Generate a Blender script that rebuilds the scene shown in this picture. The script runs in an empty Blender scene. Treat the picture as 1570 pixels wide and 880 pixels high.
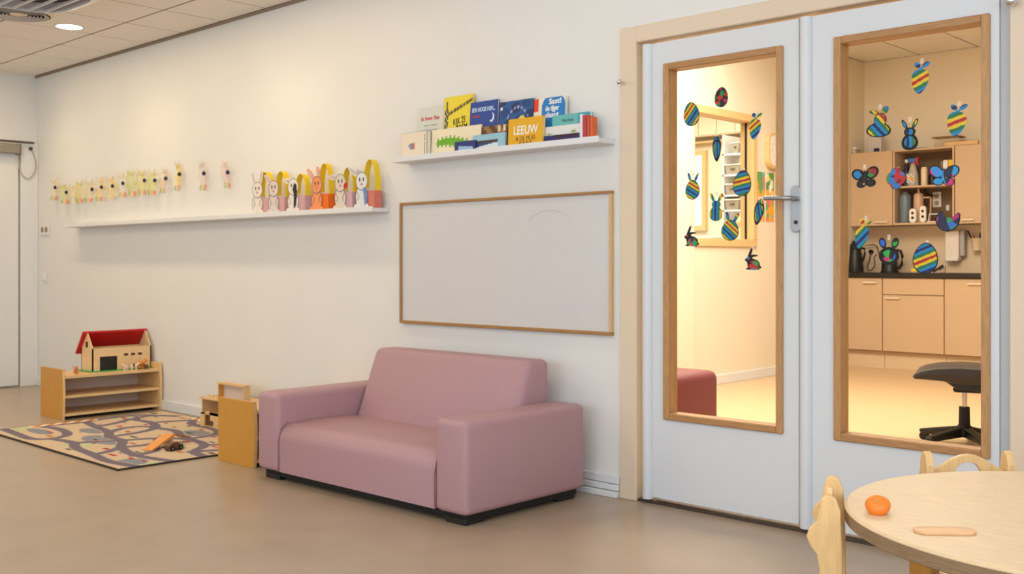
import bpy, bmesh, math, random
from mathutils import Vector, Matrix
from math import radians as R, sin, cos, pi
random.seed(7)
SC = bpy.context.scene
COL = SC.collection

# ------------------------------------------------------------------ camera, world, lights, exposure
# room axes: x runs along the long wall to the right, y into that wall (wall face at y=0), z up
F = 1600.0
CAM = (2.909, -3.835, 1.08)
cam = bpy.data.cameras.new('camera')
camo = bpy.data.objects.new('camera', cam); COL.objects.link(camo)
cam.sensor_width = 36.0
cam.lens = 36.0 * F / 1570.0
cam.shift_y = -38.0 / 1570.0
cam.clip_start = .05
camo.location = CAM
camo.rotation_euler = (R(90), 0, math.atan2(.6843, .7292))
SC.camera = camo

SC.view_settings.view_transform = 'Standard'
SC.view_settings.look = 'None'
SC.view_settings.gamma = 1.0
SC.view_settings.use_curve_mapping = False
SC.view_settings.exposure = 0.12

world = bpy.data.worlds.new('world'); SC.world = world
world.use_nodes = True
bg = world.node_tree.nodes['Background']
bg.inputs[0].default_value = (.86, .93, 1.0, 1)
bg.inputs[1].default_value = 1.0

def area(name, loc, rot, sx, sy, power, col):
    l = bpy.data.lights.new(name, 'AREA'); l.shape = 'RECTANGLE'; l.size = sx; l.size_y = sy
    l.energy = power; l.color = col
    o = bpy.data.objects.new(name, l); COL.objects.link(o); o.location = loc; o.rotation_euler = rot
    return o
# daylight through the windows in the wall opposite
DAY = (.78, .89, 1.0)
area('daylight', (2.6, -6.9, 1.75), (R(90), 0, 0), 6.4, 1.7, 104, DAY)
area('daylight', (5.1, -3.4, 1.75), (R(90), 0, R(90)), 3.4, 1.7, 52, DAY)
area('daylight', (-3.4, -6.9, 1.75), (R(90), 0, 0), 4.0, 1.7, 18, DAY)
# the row of wall washers in the ceiling, warm over the play corner
area('wall_washer_row', (-3.6, -.66, 2.70), (0, 0, 0), 4.6, .12, 17, (1.0, .76, .44))
area('wall_washer_row', (-.2, -.66, 2.70), (0, 0, 0), 2.0, .12, 3.5, (1.0, .94, .86))
# ceiling luminaires of the play room (panels) and of the rooms behind the doors
area('panel_light', (1.6, -2.6, 2.68), (0, 0, 0), 3.0, 1.2, 24, (1.0, .95, .90))
area('panel_light', (-3.6, -3.0, 2.68), (0, 0, 0), 3.6, 1.2, 44, (1.0, .80, .52))
area('panel_light', (-.4, 2.6, 3.2), (0, 0, 0), 2.4, 2.6, 215, (1.0, .90, .76))
area('panel_light', (-4.2, 5.4, 3.2), (0, 0, 0), 2.4, 3.0, 170, (1.0, .90, .74))

def spot(name, loc, power, col, size=140, blend=1.0):
    l = bpy.data.lights.new(name, 'SPOT'); l.energy = power; l.color = col
    l.spot_size = R(size); l.spot_blend = blend; l.shadow_soft_size = .07
    o = bpy.data.objects.new(name, l); COL.objects.link(o); o.location = loc
    return o

# ------------------------------------------------------------------ materials
def lin(c):
    out = []
    for v in c[:3]:
        v /= 255.0
        out.append(v / 12.92 if v <= .04045 else ((v + .055) / 1.055) ** 2.4)
    return (*out, 1.0)

_m = {}
def mat(name, c, rough=.5, metal=0.0, var=.05, scale=30.0, bump=.0, spec=.5, stretch=(1, 1, 1), coat=0.0):
    if name in _m: return _m[name]
    m = bpy.data.materials.new(name); m.use_nodes = True
    nt = m.node_tree; b = nt.nodes['Principled BSDF']
    b.inputs['Roughness'].default_value = rough
    b.inputs['Metallic'].default_value = metal
    b.inputs['Specular IOR Level'].default_value = spec
    b.inputs['Coat Weight'].default_value = coat
    tc = nt.nodes.new('ShaderNodeTexCoord'); mp = nt.nodes.new('ShaderNodeMapping')
    mp.inputs['Scale'].default_value = stretch
    nz = nt.nodes.new('ShaderNodeTexNoise'); nz.inputs['Scale'].default_value = scale; nz.inputs['Detail'].default_value = 4
    nt.links.new(tc.outputs['Object'], mp.inputs[0]); nt.links.new(mp.outputs[0], nz.inputs['Vector'])
    rp = nt.nodes.new('ShaderNodeValToRGB')
    L = lin(c)
    rp.color_ramp.elements[0].position = .3; rp.color_ramp.elements[1].position = .7
    rp.color_ramp.elements[0].color = (*[max(0, v * (1 - var)) for v in L[:3]], 1)
    rp.color_ramp.elements[1].color = (*[min(1, v * (1 + var)) for v in L[:3]], 1)
    nt.links.new(nz.outputs['Fac'], rp.inputs[0]); nt.links.new(rp.outputs[0], b.inputs['Base Color'])
    if bump:
        bp = nt.nodes.new('ShaderNodeBump'); bp.inputs['Strength'].default_value = bump; bp.inputs['Distance'].default_value = .002
        nt.links.new(nz.outputs['Fac'], bp.inputs['Height']); nt.links.new(bp.outputs[0], b.inputs['Normal'])
    _m[name] = m
    return m

def emit(name, c, s):
    m = bpy.data.materials.new(name); m.use_nodes = True
    b = m.node_tree.nodes['Principled BSDF']
    b.inputs['Emission Color'].default_value = lin(c); b.inputs['Emission Strength'].default_value = s
    b.inputs['Base Color'].default_value = lin(c)
    return m

def glass(name):
    m = bpy.data.materials.new(name); m.use_nodes = True
    nt = m.node_tree; nt.nodes.clear()
    out = nt.nodes.new('ShaderNodeOutputMaterial'); mx = nt.nodes.new('ShaderNodeMixShader')
    tr = nt.nodes.new('ShaderNodeBsdfTransparent'); tr.inputs[0].default_value = (.97, .98, .97, 1)
    gl = nt.nodes.new('ShaderNodeBsdfGlossy'); gl.inputs['Roughness'].default_value = .02
    fr = nt.nodes.new('ShaderNodeFresnel')
    geo = nt.nodes.new('ShaderNodeNewGeometry'); mr = nt.nodes.new('ShaderNodeMapRange')   # same reflectance from both faces of the pane
    mr.inputs['To Min'].default_value = 1.07; mr.inputs['To Max'].default_value = 1 / 1.07
    nt.links.new(geo.outputs['Backfacing'], mr.inputs['Value']); nt.links.new(mr.outputs[0], fr.inputs[0])
    nt.links.new(fr.outputs[0], mx.inputs[0]); nt.links.new(tr.outputs[0], mx.inputs[1]); nt.links.new(gl.outputs[0], mx.inputs[2])
    nt.links.new(mx.outputs[0], out.inputs[0])
    return m
GLASS = glass('clear_glass')

def clear_plastic(name, c, alpha):
    m = bpy.data.materials.new(name); m.use_nodes = True
    nt = m.node_tree; b = nt.nodes['Principled BSDF']
    b.inputs['Base Color'].default_value = lin(c); b.inputs['Roughness'].default_value = .25
    b.inputs['Alpha'].default_value = alpha
    return m

def painted(name, rough=.5, alpha=1.0, coat=0):
    m = bpy.data.materials.new(name); m.use_nodes = True
    nt = m.node_tree; b = nt.nodes['Principled BSDF']
    a = nt.nodes.new('ShaderNodeVertexColor'); a.layer_name = 'Col'
    nt.links.new(a.outputs[0], b.inputs['Base Color']); b.inputs['Roughness'].default_value = rough
    b.inputs['Coat Weight'].default_value = coat
    if alpha < 1: b.inputs['Alpha'].default_value = alpha
    return m
PRINT = painted('printed_paper', .55)
RUGM = painted('printed_pile', .95)
FOIL = painted('printed_film', .4, .55)

RAIN = [(178, 18, 14), (226, 190, 10), (8, 112, 66), (16, 128, 186), (8, 16, 84), (16, 128, 186), (8, 112, 66), (226, 190, 10)]
def stripes(angle, period, off=0.0):
    m = bpy.data.materials.new('rainbow_stripes'); m.use_nodes = True
    nt = m.node_tree; b = nt.nodes['Principled BSDF']; b.inputs['Roughness'].default_value = .35
    tc = nt.nodes.new('ShaderNodeTexCoord'); sp = nt.nodes.new('ShaderNodeSeparateXYZ')
    nt.links.new(tc.outputs['Object'], sp.inputs[0])
    def mth(op, a, c):
        n = nt.nodes.new('ShaderNodeMath'); n.operation = op
        for i, v in enumerate((a, c)):
            if isinstance(v, float): n.inputs[i].default_value = v
            else: nt.links.new(v, n.inputs[i])
        return n.outputs[0]
    v = mth('ADD', mth('MULTIPLY', sp.outputs[0], cos(R(angle)) / (period * .86)), mth('MULTIPLY', sp.outputs[2], sin(R(angle)) / (period * .86)))
    n = nt.nodes.new('ShaderNodeTexNoise'); n.inputs['Scale'].default_value = 90
    nt.links.new(tc.outputs['Object'], n.inputs['Vector'])
    v = mth('ADD', v, mth('MULTIPLY', n.outputs['Fac'], .10))
    v = mth('FRACT', mth('ADD', v, 10.0 + off), 0.0)
    rp = nt.nodes.new('ShaderNodeValToRGB'); rp.color_ramp.interpolation = 'CONSTANT'
    e = rp.color_ramp.elements
    while len(e) < 8: e.new(.5)
    for i, c in enumerate(RAIN):
        e[i].position = i / 8.0; e[i].color = lin(c)
    nt.links.new(v, rp.inputs[0]); nt.links.new(rp.outputs[0], b.inputs['Base Color'])
    return m

def blotches(cols, scale=28, seed=0.0):
    m = bpy.data.materials.new('scratch_colours'); m.use_nodes = True
    nt = m.node_tree; b = nt.nodes['Principled BSDF']; b.inputs['Roughness'].default_value = .35
    tc = nt.nodes.new('ShaderNodeTexCoord'); mp = nt.nodes.new('ShaderNodeMapping'); mp.inputs['Location'].default_value = (seed, seed * .7, seed * 1.3)
    vo = nt.nodes.new('ShaderNodeTexVoronoi'); vo.inputs['Scale'].default_value = scale * 1.7
    nt.links.new(tc.outputs['Object'], mp.inputs[0]); nt.links.new(mp.outputs[0], vo.inputs['Vector'])
    sp = nt.nodes.new('ShaderNodeSeparateColor'); nt.links.new(vo.outputs['Color'], sp.inputs[0])
    rp = nt.nodes.new('ShaderNodeValToRGB'); rp.color_ramp.interpolation = 'CONSTANT'
    e = rp.color_ramp.elements
    while len(e) < len(cols): e.new(.5)
    for i, c in enumerate(cols):
        e[i].position = i / len(cols); e[i].color = lin(c)
    nt.links.new(sp.outputs[0], rp.inputs[0]); nt.links.new(rp.outputs[0], b.inputs['Base Color'])
    return m

WALLM = mat('wall_paint', (229, 229, 227), .62, var=.012, scale=3, bump=.0)
WALL2 = mat('wall_paint_inner', (236, 225, 205), .7, var=.012, scale=3)
WHITE = mat('white_lacquer', (226, 228, 230), .4, var=.01, scale=4)
DOORM = mat('door_lacquer', (218, 223, 228), .38, var=.01, scale=4)
FRAMEM = mat('beige_lacquer', (226, 208, 184), .42, var=.01, scale=4)
GREYPOST = mat('grey_lacquer', (190, 192, 196), .45, var=.01)
FLOORM = mat('linoleum', (170, 151, 131), .30, var=.06, scale=5, bump=.02, spec=.45)
FLOOR2 = mat('linoleum_inner', (212, 180, 140), .35, var=.04, scale=6)
CEILM = mat('ceiling_tile', (240, 234, 226), .9, var=.02, scale=260, bump=.2)
CEILG = mat('ceiling_grid', (168, 150, 132), .8, var=.01)
OAK = mat('oak_bead', (186, 141, 92), .42, var=.16, scale=26, stretch=(6, 6, .6), bump=.05)
OAKH = mat('oak_bead_rail', (176, 131, 84), .42, var=.16, scale=26, stretch=(.6, 6, 6), bump=.05)
PINE = mat('pale_pine', (216, 184, 142), .4, var=.1, scale=22, stretch=(8, 8, .8), bump=.03)
BIRCH = mat('birch_ply', (226, 186, 132), .42, var=.08, scale=20, stretch=(7, 7, .8))
HONEY = mat('honey_panel', (204, 146, 58), .42, var=.08, scale=18, stretch=(7, 7, .7))
BIRCHEDGE = mat('birch_edge', (222, 190, 140), .5, var=.12, scale=40, stretch=(1, 1, 12))
BACKP = mat('pale_back_panel', (214, 196, 182), .6, var=.02)
BLACK = mat('black_plastic', (22, 21, 21), .4, var=.1)
BLACKM = mat('black_matt', (18, 17, 17), .7, var=.1)
PINK = mat('dusty_pink_leatherette', (178, 141, 147), .48, var=.035, scale=160, bump=.06, spec=.35)
PINKSEAM = mat('pink_seam', (150, 104, 108), .6, var=.03)
MAROON = mat('maroon_leatherette', (128, 60, 66), .5, var=.04, scale=140, bump=.06)
STEEL = mat('brushed_steel', (165, 166, 168), .32, 1.0, var=.04, scale=60, stretch=(1, 1, 20))
CHROME = mat('chrome', (210, 210, 212), .15, 1.0, var=.02)
KITCH = mat('kitchen_laminate', (203, 173, 141), .42, var=.02, scale=8)
KITCHIN = mat('kitchen_carcass', (172, 134, 96), .55, var=.03, scale=8)
TOE = mat('toe_kick', (216, 190, 156), .5, var=.02)
BACKSPL = mat('splash_panel', (224, 200, 172), .35, var=.02)
TABLEM = mat('table_laminate', (216, 190, 152), .42, var=.08, scale=14, stretch=(1, 7, 7), bump=.02)
PLYEDGE = mat('ply_edge', (140, 114, 84), .6, var=.22, scale=60, stretch=(.4, .4, 6))
CHAIRW = mat('chair_wood', (228, 188, 130), .42, var=.09, scale=18, stretch=(6, 6, .7), bump=.02)
RED = mat('red_paint', (196, 24, 30), .35, var=.03)
GREEN = mat('green_paint', (40, 160, 80), .45, var=.04)
YEL = mat('yellow_card', (240, 206, 30), .5, var=.03)
NAVY = mat('navy_ball', (22, 28, 70), .4, var=.05)
PAPER = mat('white_paper', (238, 234, 228), .7, var=.015)
CREAM = mat('page_paper', (236, 228, 208), .75, var=.05, scale=80, stretch=(1, 60, 1))

def col(name, c, rough=.5, **k): return mat(name, c, rough, **k)

# ------------------------------------------------------------------ mesh helpers
class MB:
    def __init__(s): s.bm = bmesh.new()
    def box(s, x0, y0, z0, x1, y1, z1, bev=0, seg=2):
        b = bmesh.new(); bmesh.ops.create_cube(b, size=1)
        for v in b.verts:
            v.co = Vector(((x0 + x1) / 2 + v.co.x * (x1 - x0), (y0 + y1) / 2 + v.co.y * (y1 - y0), (z0 + z1) / 2 + v.co.z * (z1 - z0)))
        if bev: bmesh.ops.bevel(b, geom=b.edges[:], offset=bev, segments=seg, profile=.5, affect='EDGES')
        return s.add(b)
    def add(s, b, M=None):
        me = bpy.data.meshes.new('tmp'); b.to_mesh(me); b.free()
        if M is not None: me.transform(M)
        s.bm.from_mesh(me); bpy.data.meshes.remove(me); return s
    def prism(s, pts, d0, d1, plane='xz', bev=0):
        """polygon pts in a plane, extruded d0..d1 along the third axis"""
        b = bmesh.new()
        def P(p, d): return {'xz': (p[0], d, p[1]), 'yz': (d, p[0], p[1]), 'xy': (p[0], p[1], d)}[plane]
        a = [b.verts.new(P(p, d0)) for p in pts]; c = [b.verts.new(P(p, d1)) for p in pts]
        n = len(pts); b.faces.new(a); b.faces.new(c[::-1])
        for i in range(n): b.faces.new((a[i], c[i], c[(i + 1) % n], a[(i + 1) % n]))
        bmesh.ops.recalc_face_normals(b, faces=b.faces[:])
        if bev:
            es = [e for e in b.edges if len({f.normal.to_tuple(1) for f in e.link_faces}) > 1 and any(len(f.verts) == n for f in e.link_faces)]
            bmesh.ops.bevel(b, geom=es, offset=bev, segments=2, profile=.5, affect='EDGES')
        bmesh.ops.triangulate(b, faces=[f for f in b.faces if len(f.verts) > 4])
        return s.add(b)
    def cyl(s, p0, p1, r0, r1=None, n=20, caps=True):
        r1 = r0 if r1 is None else r1
        p0, p1 = Vector(p0), Vector(p1); d = p1 - p0
        b = bmesh.new(); bmesh.ops.create_cone(b, cap_ends=caps, segments=n, radius1=r0, radius2=r1, depth=d.length)
        M = Matrix.Translation((p0 + p1) / 2) @ d.to_track_quat('Z', 'Y').to_matrix().to_4x4()
        return s.add(b, M)
    def lathe(s, prof, c=(0, 0, 0), n=28):
        b = bmesh.new(); rings = []
        for r, z in prof:
            if r < 1e-5: rings.append([b.verts.new((c[0], c[1], c[2] + z))])
            else: rings.append([b.verts.new((c[0] + r * cos(2 * pi * i / n), c[1] + r * sin(2 * pi * i / n), c[2] + z)) for i in range(n)])
        for A, B in zip(rings, rings[1:]):
            for i in range(n):
                j = (i + 1) % n
                if len(A) == 1 and len(B) == 1: continue
                if len(A) == 1: b.faces.new((A[0], B[j], B[i]))
                elif len(B) == 1: b.faces.new((A[i], A[j], B[0]))
                else: b.faces.new((A[i], A[j], B[j], B[i]))
        for ring in (rings[0], rings[-1]):
            if len(ring) > 1: b.faces.new(ring)
        bmesh.ops.recalc_face_normals(b, faces=b.faces[:])
        return s.add(b)
    def tube(s, pts, r, n=8, closed=False):
        b = bmesh.new(); pts = [Vector(p) for p in pts]; rings = []
        N = len(pts)
        for i, p in enumerate(pts):
            t = (pts[(i + 1) % N] - pts[i - 1]) if closed else (pts[min(i + 1, N - 1)] - pts[max(i - 1, 0)])
            q = t.to_track_quat('Z', 'Y')
            rings.append([b.verts.new(p + q @ Vector((r * cos(2 * pi * k / n), r * sin(2 * pi * k / n), 0))) for k in range(n)])
        for i in range(N if closed else N - 1):
            A, B = rings[i], rings[(i + 1) % N]
            for k in range(n): b.faces.new((A[k], A[(k + 1) % n], B[(k + 1) % n], B[k]))
        if not closed: b.faces.new(rings[0]); b.faces.new(rings[-1])
        bmesh.ops.recalc_face_normals(b, faces=b.faces[:])
        return s.add(b)
    def ball(s, c, r, sx=1, sy=1, sz=1, u=16, v=10):
        b = bmesh.new(); bmesh.ops.create_uvsphere(b, u_segments=u, v_segments=v, radius=r)
        return s.add(b, Matrix.Translation(c) @ Matrix.Diagonal((sx, sy, sz, 1)))
    def strip(s, pts, y0, y1, t):
        """a ribbon following pts in the xz plane, y0..y1 wide, t thick"""
        out = []
        N = len(pts)
        for i in range(N):
            a = Vector(pts[max(i - 1, 0)]); c = Vector(pts[min(i + 1, N - 1)])
            d = (c - a).normalized(); nrm = Vector((-d.y, d.x)); out.append((Vector(pts[i]), nrm))
        for (p, n1), (q, n2) in zip(out, out[1:]):
            b = bmesh.new()
            A = [(p + n1 * t / 2), (q + n2 * t / 2), (q - n2 * t / 2), (p - n1 * t / 2)]
            f = [b.verts.new((k.x, y0, k.y)) for k in A]; g = [b.verts.new((k.x, y1, k.y)) for k in A]
            b.faces.new(f); b.faces.new(g[::-1])
            for i in range(4): b.faces.new((f[i], g[i], g[(i + 1) % 4], f[(i + 1) % 4]))
            bmesh.ops.recalc_face_normals(b, faces=b.faces[:])
            s.add(b)
        return s
    def build(s, name, m, parent=None, smooth=None):
        me = bpy.data.meshes.new(name); s.bm.to_mesh(me); s.bm.free()
        me.materials.append(m)
        if smooth is not None:
            for p in me.polygons: p.use_smooth = True
            me.set_sharp_from_angle(angle=R(smooth))
        o = bpy.data.objects.new(name, me); COL.objects.link(o)
        if parent is not None: o.parent = parent
        return o

def tag(o, label, cat, group=None):
    o['label'] = label; o['category'] = cat
    if group: o['group'] = group
    return o
def thing(name, label, cat, loc=(0, 0, 0), rz=0, group=None):
    o = bpy.data.objects.new(name, None); COL.objects.link(o); o.empty_display_size = .05
    o.location = loc; o.rotation_euler = (0, 0, rz)
    return tag(o, label, cat, group)
def struct(name, mb, m, parent=None):
    o = mb.build(name, m, parent)
    if parent is None: o['kind'] = 'structure'
    return o
def box(x0, y0, z0, x1, y1, z1, bev=0, seg=2): return MB().box(x0, y0, z0, x1, y1, z1, bev, seg)
def copy(o, name=None):
    c = o.copy(); COL.objects.link(c)
    for ch in o.children:
        d = ch.copy(); COL.objects.link(d); d.parent = c
        for g in ch.children:
            e = g.copy(); COL.objects.link(e); e.parent = d
    return c

def panel(name, w, h, nx, nz, fn, parent=None, y=0.0, m=None, x0=0.0, z0=0.0, horizontal=False, bend=0.0):
    """a fine grid printed with fn(u, v) -> sRGB colour; vertical and facing -y, or lying flat"""
    vs, fs, cs = [], [], []
    for j in range(nz + 1):
        for i in range(nx + 1):
            u, v = i / nx, j / nz
            if horizontal: vs.append((x0 + u * w, z0 + v * h, y))
            else: vs.append((x0 + u * w, y - bend * sin(pi * u), z0 + v * h))
            cs.append(lin(fn(u, v)))
    for j in range(nz):
        for i in range(nx):
            a = j * (nx + 1) + i
            fs.append((a, a + 1, a + nx + 2, a + nx + 1))
    me = bpy.data.meshes.new(name); me.from_pydata(vs, [], fs)
    ca = me.color_attributes.new('Col', 'FLOAT_COLOR', 'POINT')
    ca.data.foreach_set('color', [k for c in cs for k in c])
    me.materials.append(m or PRINT)
    o = bpy.data.objects.new(name, me); COL.objects.link(o)
    if parent is not None: o.parent = parent
    return o

def lettering(name, s, size, x, z, y, m, parent, align='LEFT', shear=0.0, rot=0.0, width=None, bold=0.0):
    c = bpy.data.curves.new('t', 'FONT'); c.body = s; c.size = size; c.align_x = align; c.extrude = .0003
    c.shear = shear; c.offset = bold; c.resolution_u = 3
    o = bpy.data.objects.new('t', c); COL.objects.link(o)
    bpy.context.view_layer.update()
    me = bpy.data.meshes.new_from_object(o)
    bpy.data.objects.remove(o); bpy.data.curves.remove(c)
    xs = [v.co.x for v in me.vertices]
    k = 1.0
    if width: k = width / (max(xs) - min(xs))
    me.transform(Matrix.Translation((x, y, z)) @ Matrix.Rotation(rot, 4, 'Y') @ Matrix.Rotation(R(90), 4, 'X') @ Matrix.Diagonal((k, 1, 1, 1)))
    me.name = name; me.materials.clear(); me.materials.append(m)
    t = bpy.data.objects.new(name, me); COL.objects.link(t); t.parent = parent
    return t

def hole_wall(x0, x1, z0, z1, holes, a0, a1, axis='y'):
    """wall slab in the plane across `axis`, with rectangular holes (h0, h1, zz0, zz1) sorted along it"""
    mb = MB()
    def B(p0, p1, q0, q1):
        if p1 - p0 < 1e-4 or q1 - q0 < 1e-4: return
        if axis == 'y': mb.box(p0, a0, q0, p1, a1, q1)
        else: mb.box(a0, p0, q0, a1, p1, q1)
    p = x0
    for h0, h1, k0, k1 in holes:
        B(p, h0, z0, z1); B(h0, h1, z0, k0); B(h0, h1, k1, z1); p = h1
    B(p, x1, z0, z1)
    return mb

def rsq(w, h, r, n=6):
    pts = []
    for cx, cz, a0 in ((w / 2 - r, h / 2 - r, 0), (-w / 2 + r, h / 2 - r, 90), (-w / 2 + r, -h / 2 + r, 180), (w / 2 - r, -h / 2 + r, 270)):
        for k in range(n + 1):
            a = R(a0 + 90 * k / n); pts.append((cx + r * cos(a), cz + r * sin(a)))
    return pts
# view helper for measuring: the room point on the plane y=const that lies on an image ray
def at(u, v, y):
    a = (u - 785) / F; dx, dy = a * .7292 - .6843, a * .6843 + .7292
    t = (y - CAM[1]) / dy
    return (CAM[0] + t * dx, y, CAM[2] - (v - 402) * t / F)

# ------------------------------------------------------------------ the setting: play room
XL, XR, YF, H = -6.44, 5.2, -7.0, 2.715
struct('floor', box(XL - .1, YF - .1, -.1, XR + .1, .12, 0), FLOORM)
# the long wall: a left stretch, a right stretch standing 4 mm proud, and the pieces round the double door
struct('wall_back_left', box(XL - .1, 0, 0, -1.637, .12, 3.3), WALLM)
struct('wall_back_centre', box(-1.637, -.004, 0, 0.0, .12, 3.3), WALLM)
struct('wall_back_top', box(0.0, -.004, 2.148, 1.78, .12, 3.3), WALLM)
struct('wall_back_right', box(1.78, -.004, 0, XR + .1, .12, 3.3), WALLM)
struct('wall_left', box(XL - .12, YF - .1, 0, XL, 0, 3.3), WALLM)
struct('wall_right', hole_wall(YF - .1, 0, 0, 3.3, [(-5.2, -1.6, .9, 2.6)], XR, XR + .12, 'x'), WALLM)
w = MB()
for yy in (-5.2, -3.43, -1.66): w.box(XR + .03, yy, .9, XR + .09, yy + .06, 2.6)
w.box(XR + .03, -5.2, .9, XR + .09, -1.6, .96).box(XR + .03, -5.2, 2.54, XR + .09, -1.6, 2.6)
wo = struct('window_5', w, WHITE)
struct('pane', box(XR + .058, -5.2, .9, XR + .062, -1.6, 2.6), GLASS, wo)
wins = [(-5.4, -1.4, .9, 2.6), (-.6, 5.0, .9, 2.6)]
struct('wall_front', hole_wall(XL, XR, 0, 3.3, wins, YF - .12, YF), WALLM)
for i, (a, b, c, d) in enumerate(wins):
    w = MB()
    for k in range(4 if i else 3):
        n = 3 if i else 2
        xx = a + (b - a) * k / n
        w.box(max(a, xx - .03), YF - .09, c, min(b, xx + .03), YF - .03, d)
    w.box(a, YF - .09, c, b, YF - .03, c + .06).box(a, YF - .09, d - .06, b, YF - .03, d)
    wo = struct('window_%d' % (i + 2), w, WHITE)
    struct('pane', box(a, YF - .062, c, b, YF - .058, d), GLASS, wo)

# ceiling: suspended grid of mineral tiles over the far corner, one flat field behind the camera
ceil = MB().box(XL - .1, YF - .1, H + .004, XR + .1, .12, H + .06)
ceiling = struct('ceiling', ceil, CEILG)
tile_me = {}
def ctile(x0, y0, x1, y1, parent, z, m, name='tile'):
    key = (round(x1 - x0, 3), round(y1 - y0, 3), m.name)
    if key not in tile_me:
        w, d = x1 - x0, y1 - y0
        tile_me[key] = box(.010, .010, 0, w - .010, d - .010, .018, .004, 1).build(name, m, parent)
        o = tile_me[key]
    else:
        o = bpy.data.objects.new(name, tile_me[key].data); COL.objects.link(o); o.parent = parent
    o.location = (x0, y0, z)
    return o
xs = [XL + .005, -6.0] + [-6.0 + .525 * k for k in range(1, 9)]
ys = [-3.44, -2.84, -2.24, -1.64, -1.04, -.44, -.012]
for i in range(len(xs) - 1):
    for j in range(len(ys) - 1):
        ctile(xs[i], ys[j], xs[i + 1], ys[j + 1], ceiling, H, CEILM)
struct('ceiling_field', MB().box(-1.8, -3.44, H, XR, -.012, H + .018).box(XL, YF, H, XR, -3.446, H + .018), CEILM, ceiling)['label'] = 'plain stretch of ceiling panels behind the camera'
struct('trim_1', box(XL, -.012, H - .016, XR, 0, H + .02), col('seam_shadow', (150, 132, 112), .6))  # dark strip painted in for the shadow line of the ceiling seam
struct('trim_2', box(XL, YF, H - .01, XL + .012, -.012, H + .02), CEILM)

# baseboards
struct('baseboard_back', MB().box(XL + .051, -.014, 0, -1.637, 0, .07, .003, 1), WHITE)
bd = MB().box(-1.637, -.034, 0, -.004, -.004, .028, .003, 1).box(-1.637, -.026, .031, -.004, -.004, .058, .003, 1).box(-1.637, -.018, .061, -.004, -.004, .10, .003, 1)
struct('trim_3', bd, WHITE)   # stepped cable duct
struct('baseboard_left', box(XL, YF, 0, XL + .014, -1.2, .07, .003, 1), WHITE)
struct('baseboard_right', box(1.79, -.018, 0, XR, -.004, .09, .003, 1), WHITE)

# ------------------------------------------------------------------ far-left door in the end wall
dl = struct('door_3', box(XL, -1.10, .012, XL + .035, -.163, 2.03, .003, 1), WHITE)
fr = MB().box(XL, -.150, 0, XL + .05, -.0005, 2.12, .004, 1).box(XL, -1.24, 0, XL + .05, -1.11, 2.12, .004, 1).box(XL, -1.11, 2.045, XL + .05, -.15, 2.12, .004, 1)
struct('door_frame', fr, WHITE, dl)
struct('door_frame_head', box(XL + .035, -1.2, 2.05, XL + .056, -.15, 2.105, .003, 1), FRAMEM, dl)
cl = thing('door_closer', 'grey box door closer at the top of the far left white door', 'door closer', (XL + .056, -.352, 2.065))
box(.0, -.25, -.05, .055, .17, .03, .008).build('closer_body', col('closer_grey', (150, 142, 130), .4, metal=.3), cl)
box(.02, -.22, .045, .04, .30, .062, .003, 1).build('closer_arm', col('closer_dark', (80, 72, 64), .4), cl)
box(.0, .15, -.06, .05, .185, .035, .006).build('end_cap', col('closer_cap', (120, 110, 98), .4), cl)
ctrl = [(-.175, 2.02), (-.172, 1.93), (-.15, 1.85), (-.11, 1.81), (-.07, 1.82), (-.035, 1.88), (-.028, 1.95), (-.05, 2.03), (-.068, 2.062)]
cab_pts = []
for a_, b_, c_, d_ in zip([ctrl[0]] + ctrl, ctrl, ctrl[1:], ctrl[2:] + [ctrl[-1]]):
    for k in range(6):
        t_ = k / 6
        cab_pts.append([.5 * (2 * b_[i] + (c_[i] - a_[i]) * t_ + (2 * a_[i] - 5 * b_[i] + 4 * c_[i] - d_[i]) * t_ * t_ + (3 * b_[i] - a_[i] - 3 * c_[i] + d_[i]) * t_ ** 3) for i in (0, 1)])
cab = MB().tube([(XL + .062, p_[0], p_[1]) for p_ in cab_pts], .0045, 6)
tag(cab.build('cable', col('cable_beige', (186, 170, 150), .5)), 'thin pale cable looping down beside the far left door', 'cable')
hk = MB().ball((XL + .058, -.07, 2.07), .016).cyl((XL + .05, -.07, 2.07), (XL + .09, -.07, 2.07), .006)
tag(hk.build('hook', col('hook_dark', (90, 82, 74), .4, metal=.6)), 'small dark hook screwed on the far left door frame', 'hook')

# ------------------------------------------------------------------ double door with glazed leaves
def frame_rect(x0, z0, x1, z1, w, y0, y1, names, parent, mats=(OAK, OAKH)):
    box(x0, y0, z0, x0 + w, y1, z1, .004, 1).build(names, mats[0], parent)
    box(x1 - w, y0, z0, x1, y1, z1, .004, 1).build(names, mats[0], parent)
    box(x0 + w, y0, z1 - w, x1 - w, y1, z1, .004, 1).build(names, mats[1], parent)
    box(x0 + w, y0, z0, x1 - w, y1, z0 + w, .004, 1).build(names, mats[1], parent)
f = struct('trim_4', MB().box(0, -.016, 0, .092, .12, 2.148, .004, 1), FRAMEM)
struct('trim_5', MB().box(.092, -.016, 2.072, 1.69, .12, 2.148, .004, 1), FRAMEM)
struct('trim_6', MB().box(1.69, -.016, 0, 1.80, .12, 2.148, .004, 1), FRAMEM)
struct('trim_7', MB().box(1.652, .012, 0, 1.69, .12, 2.072), GREYPOST)
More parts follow.
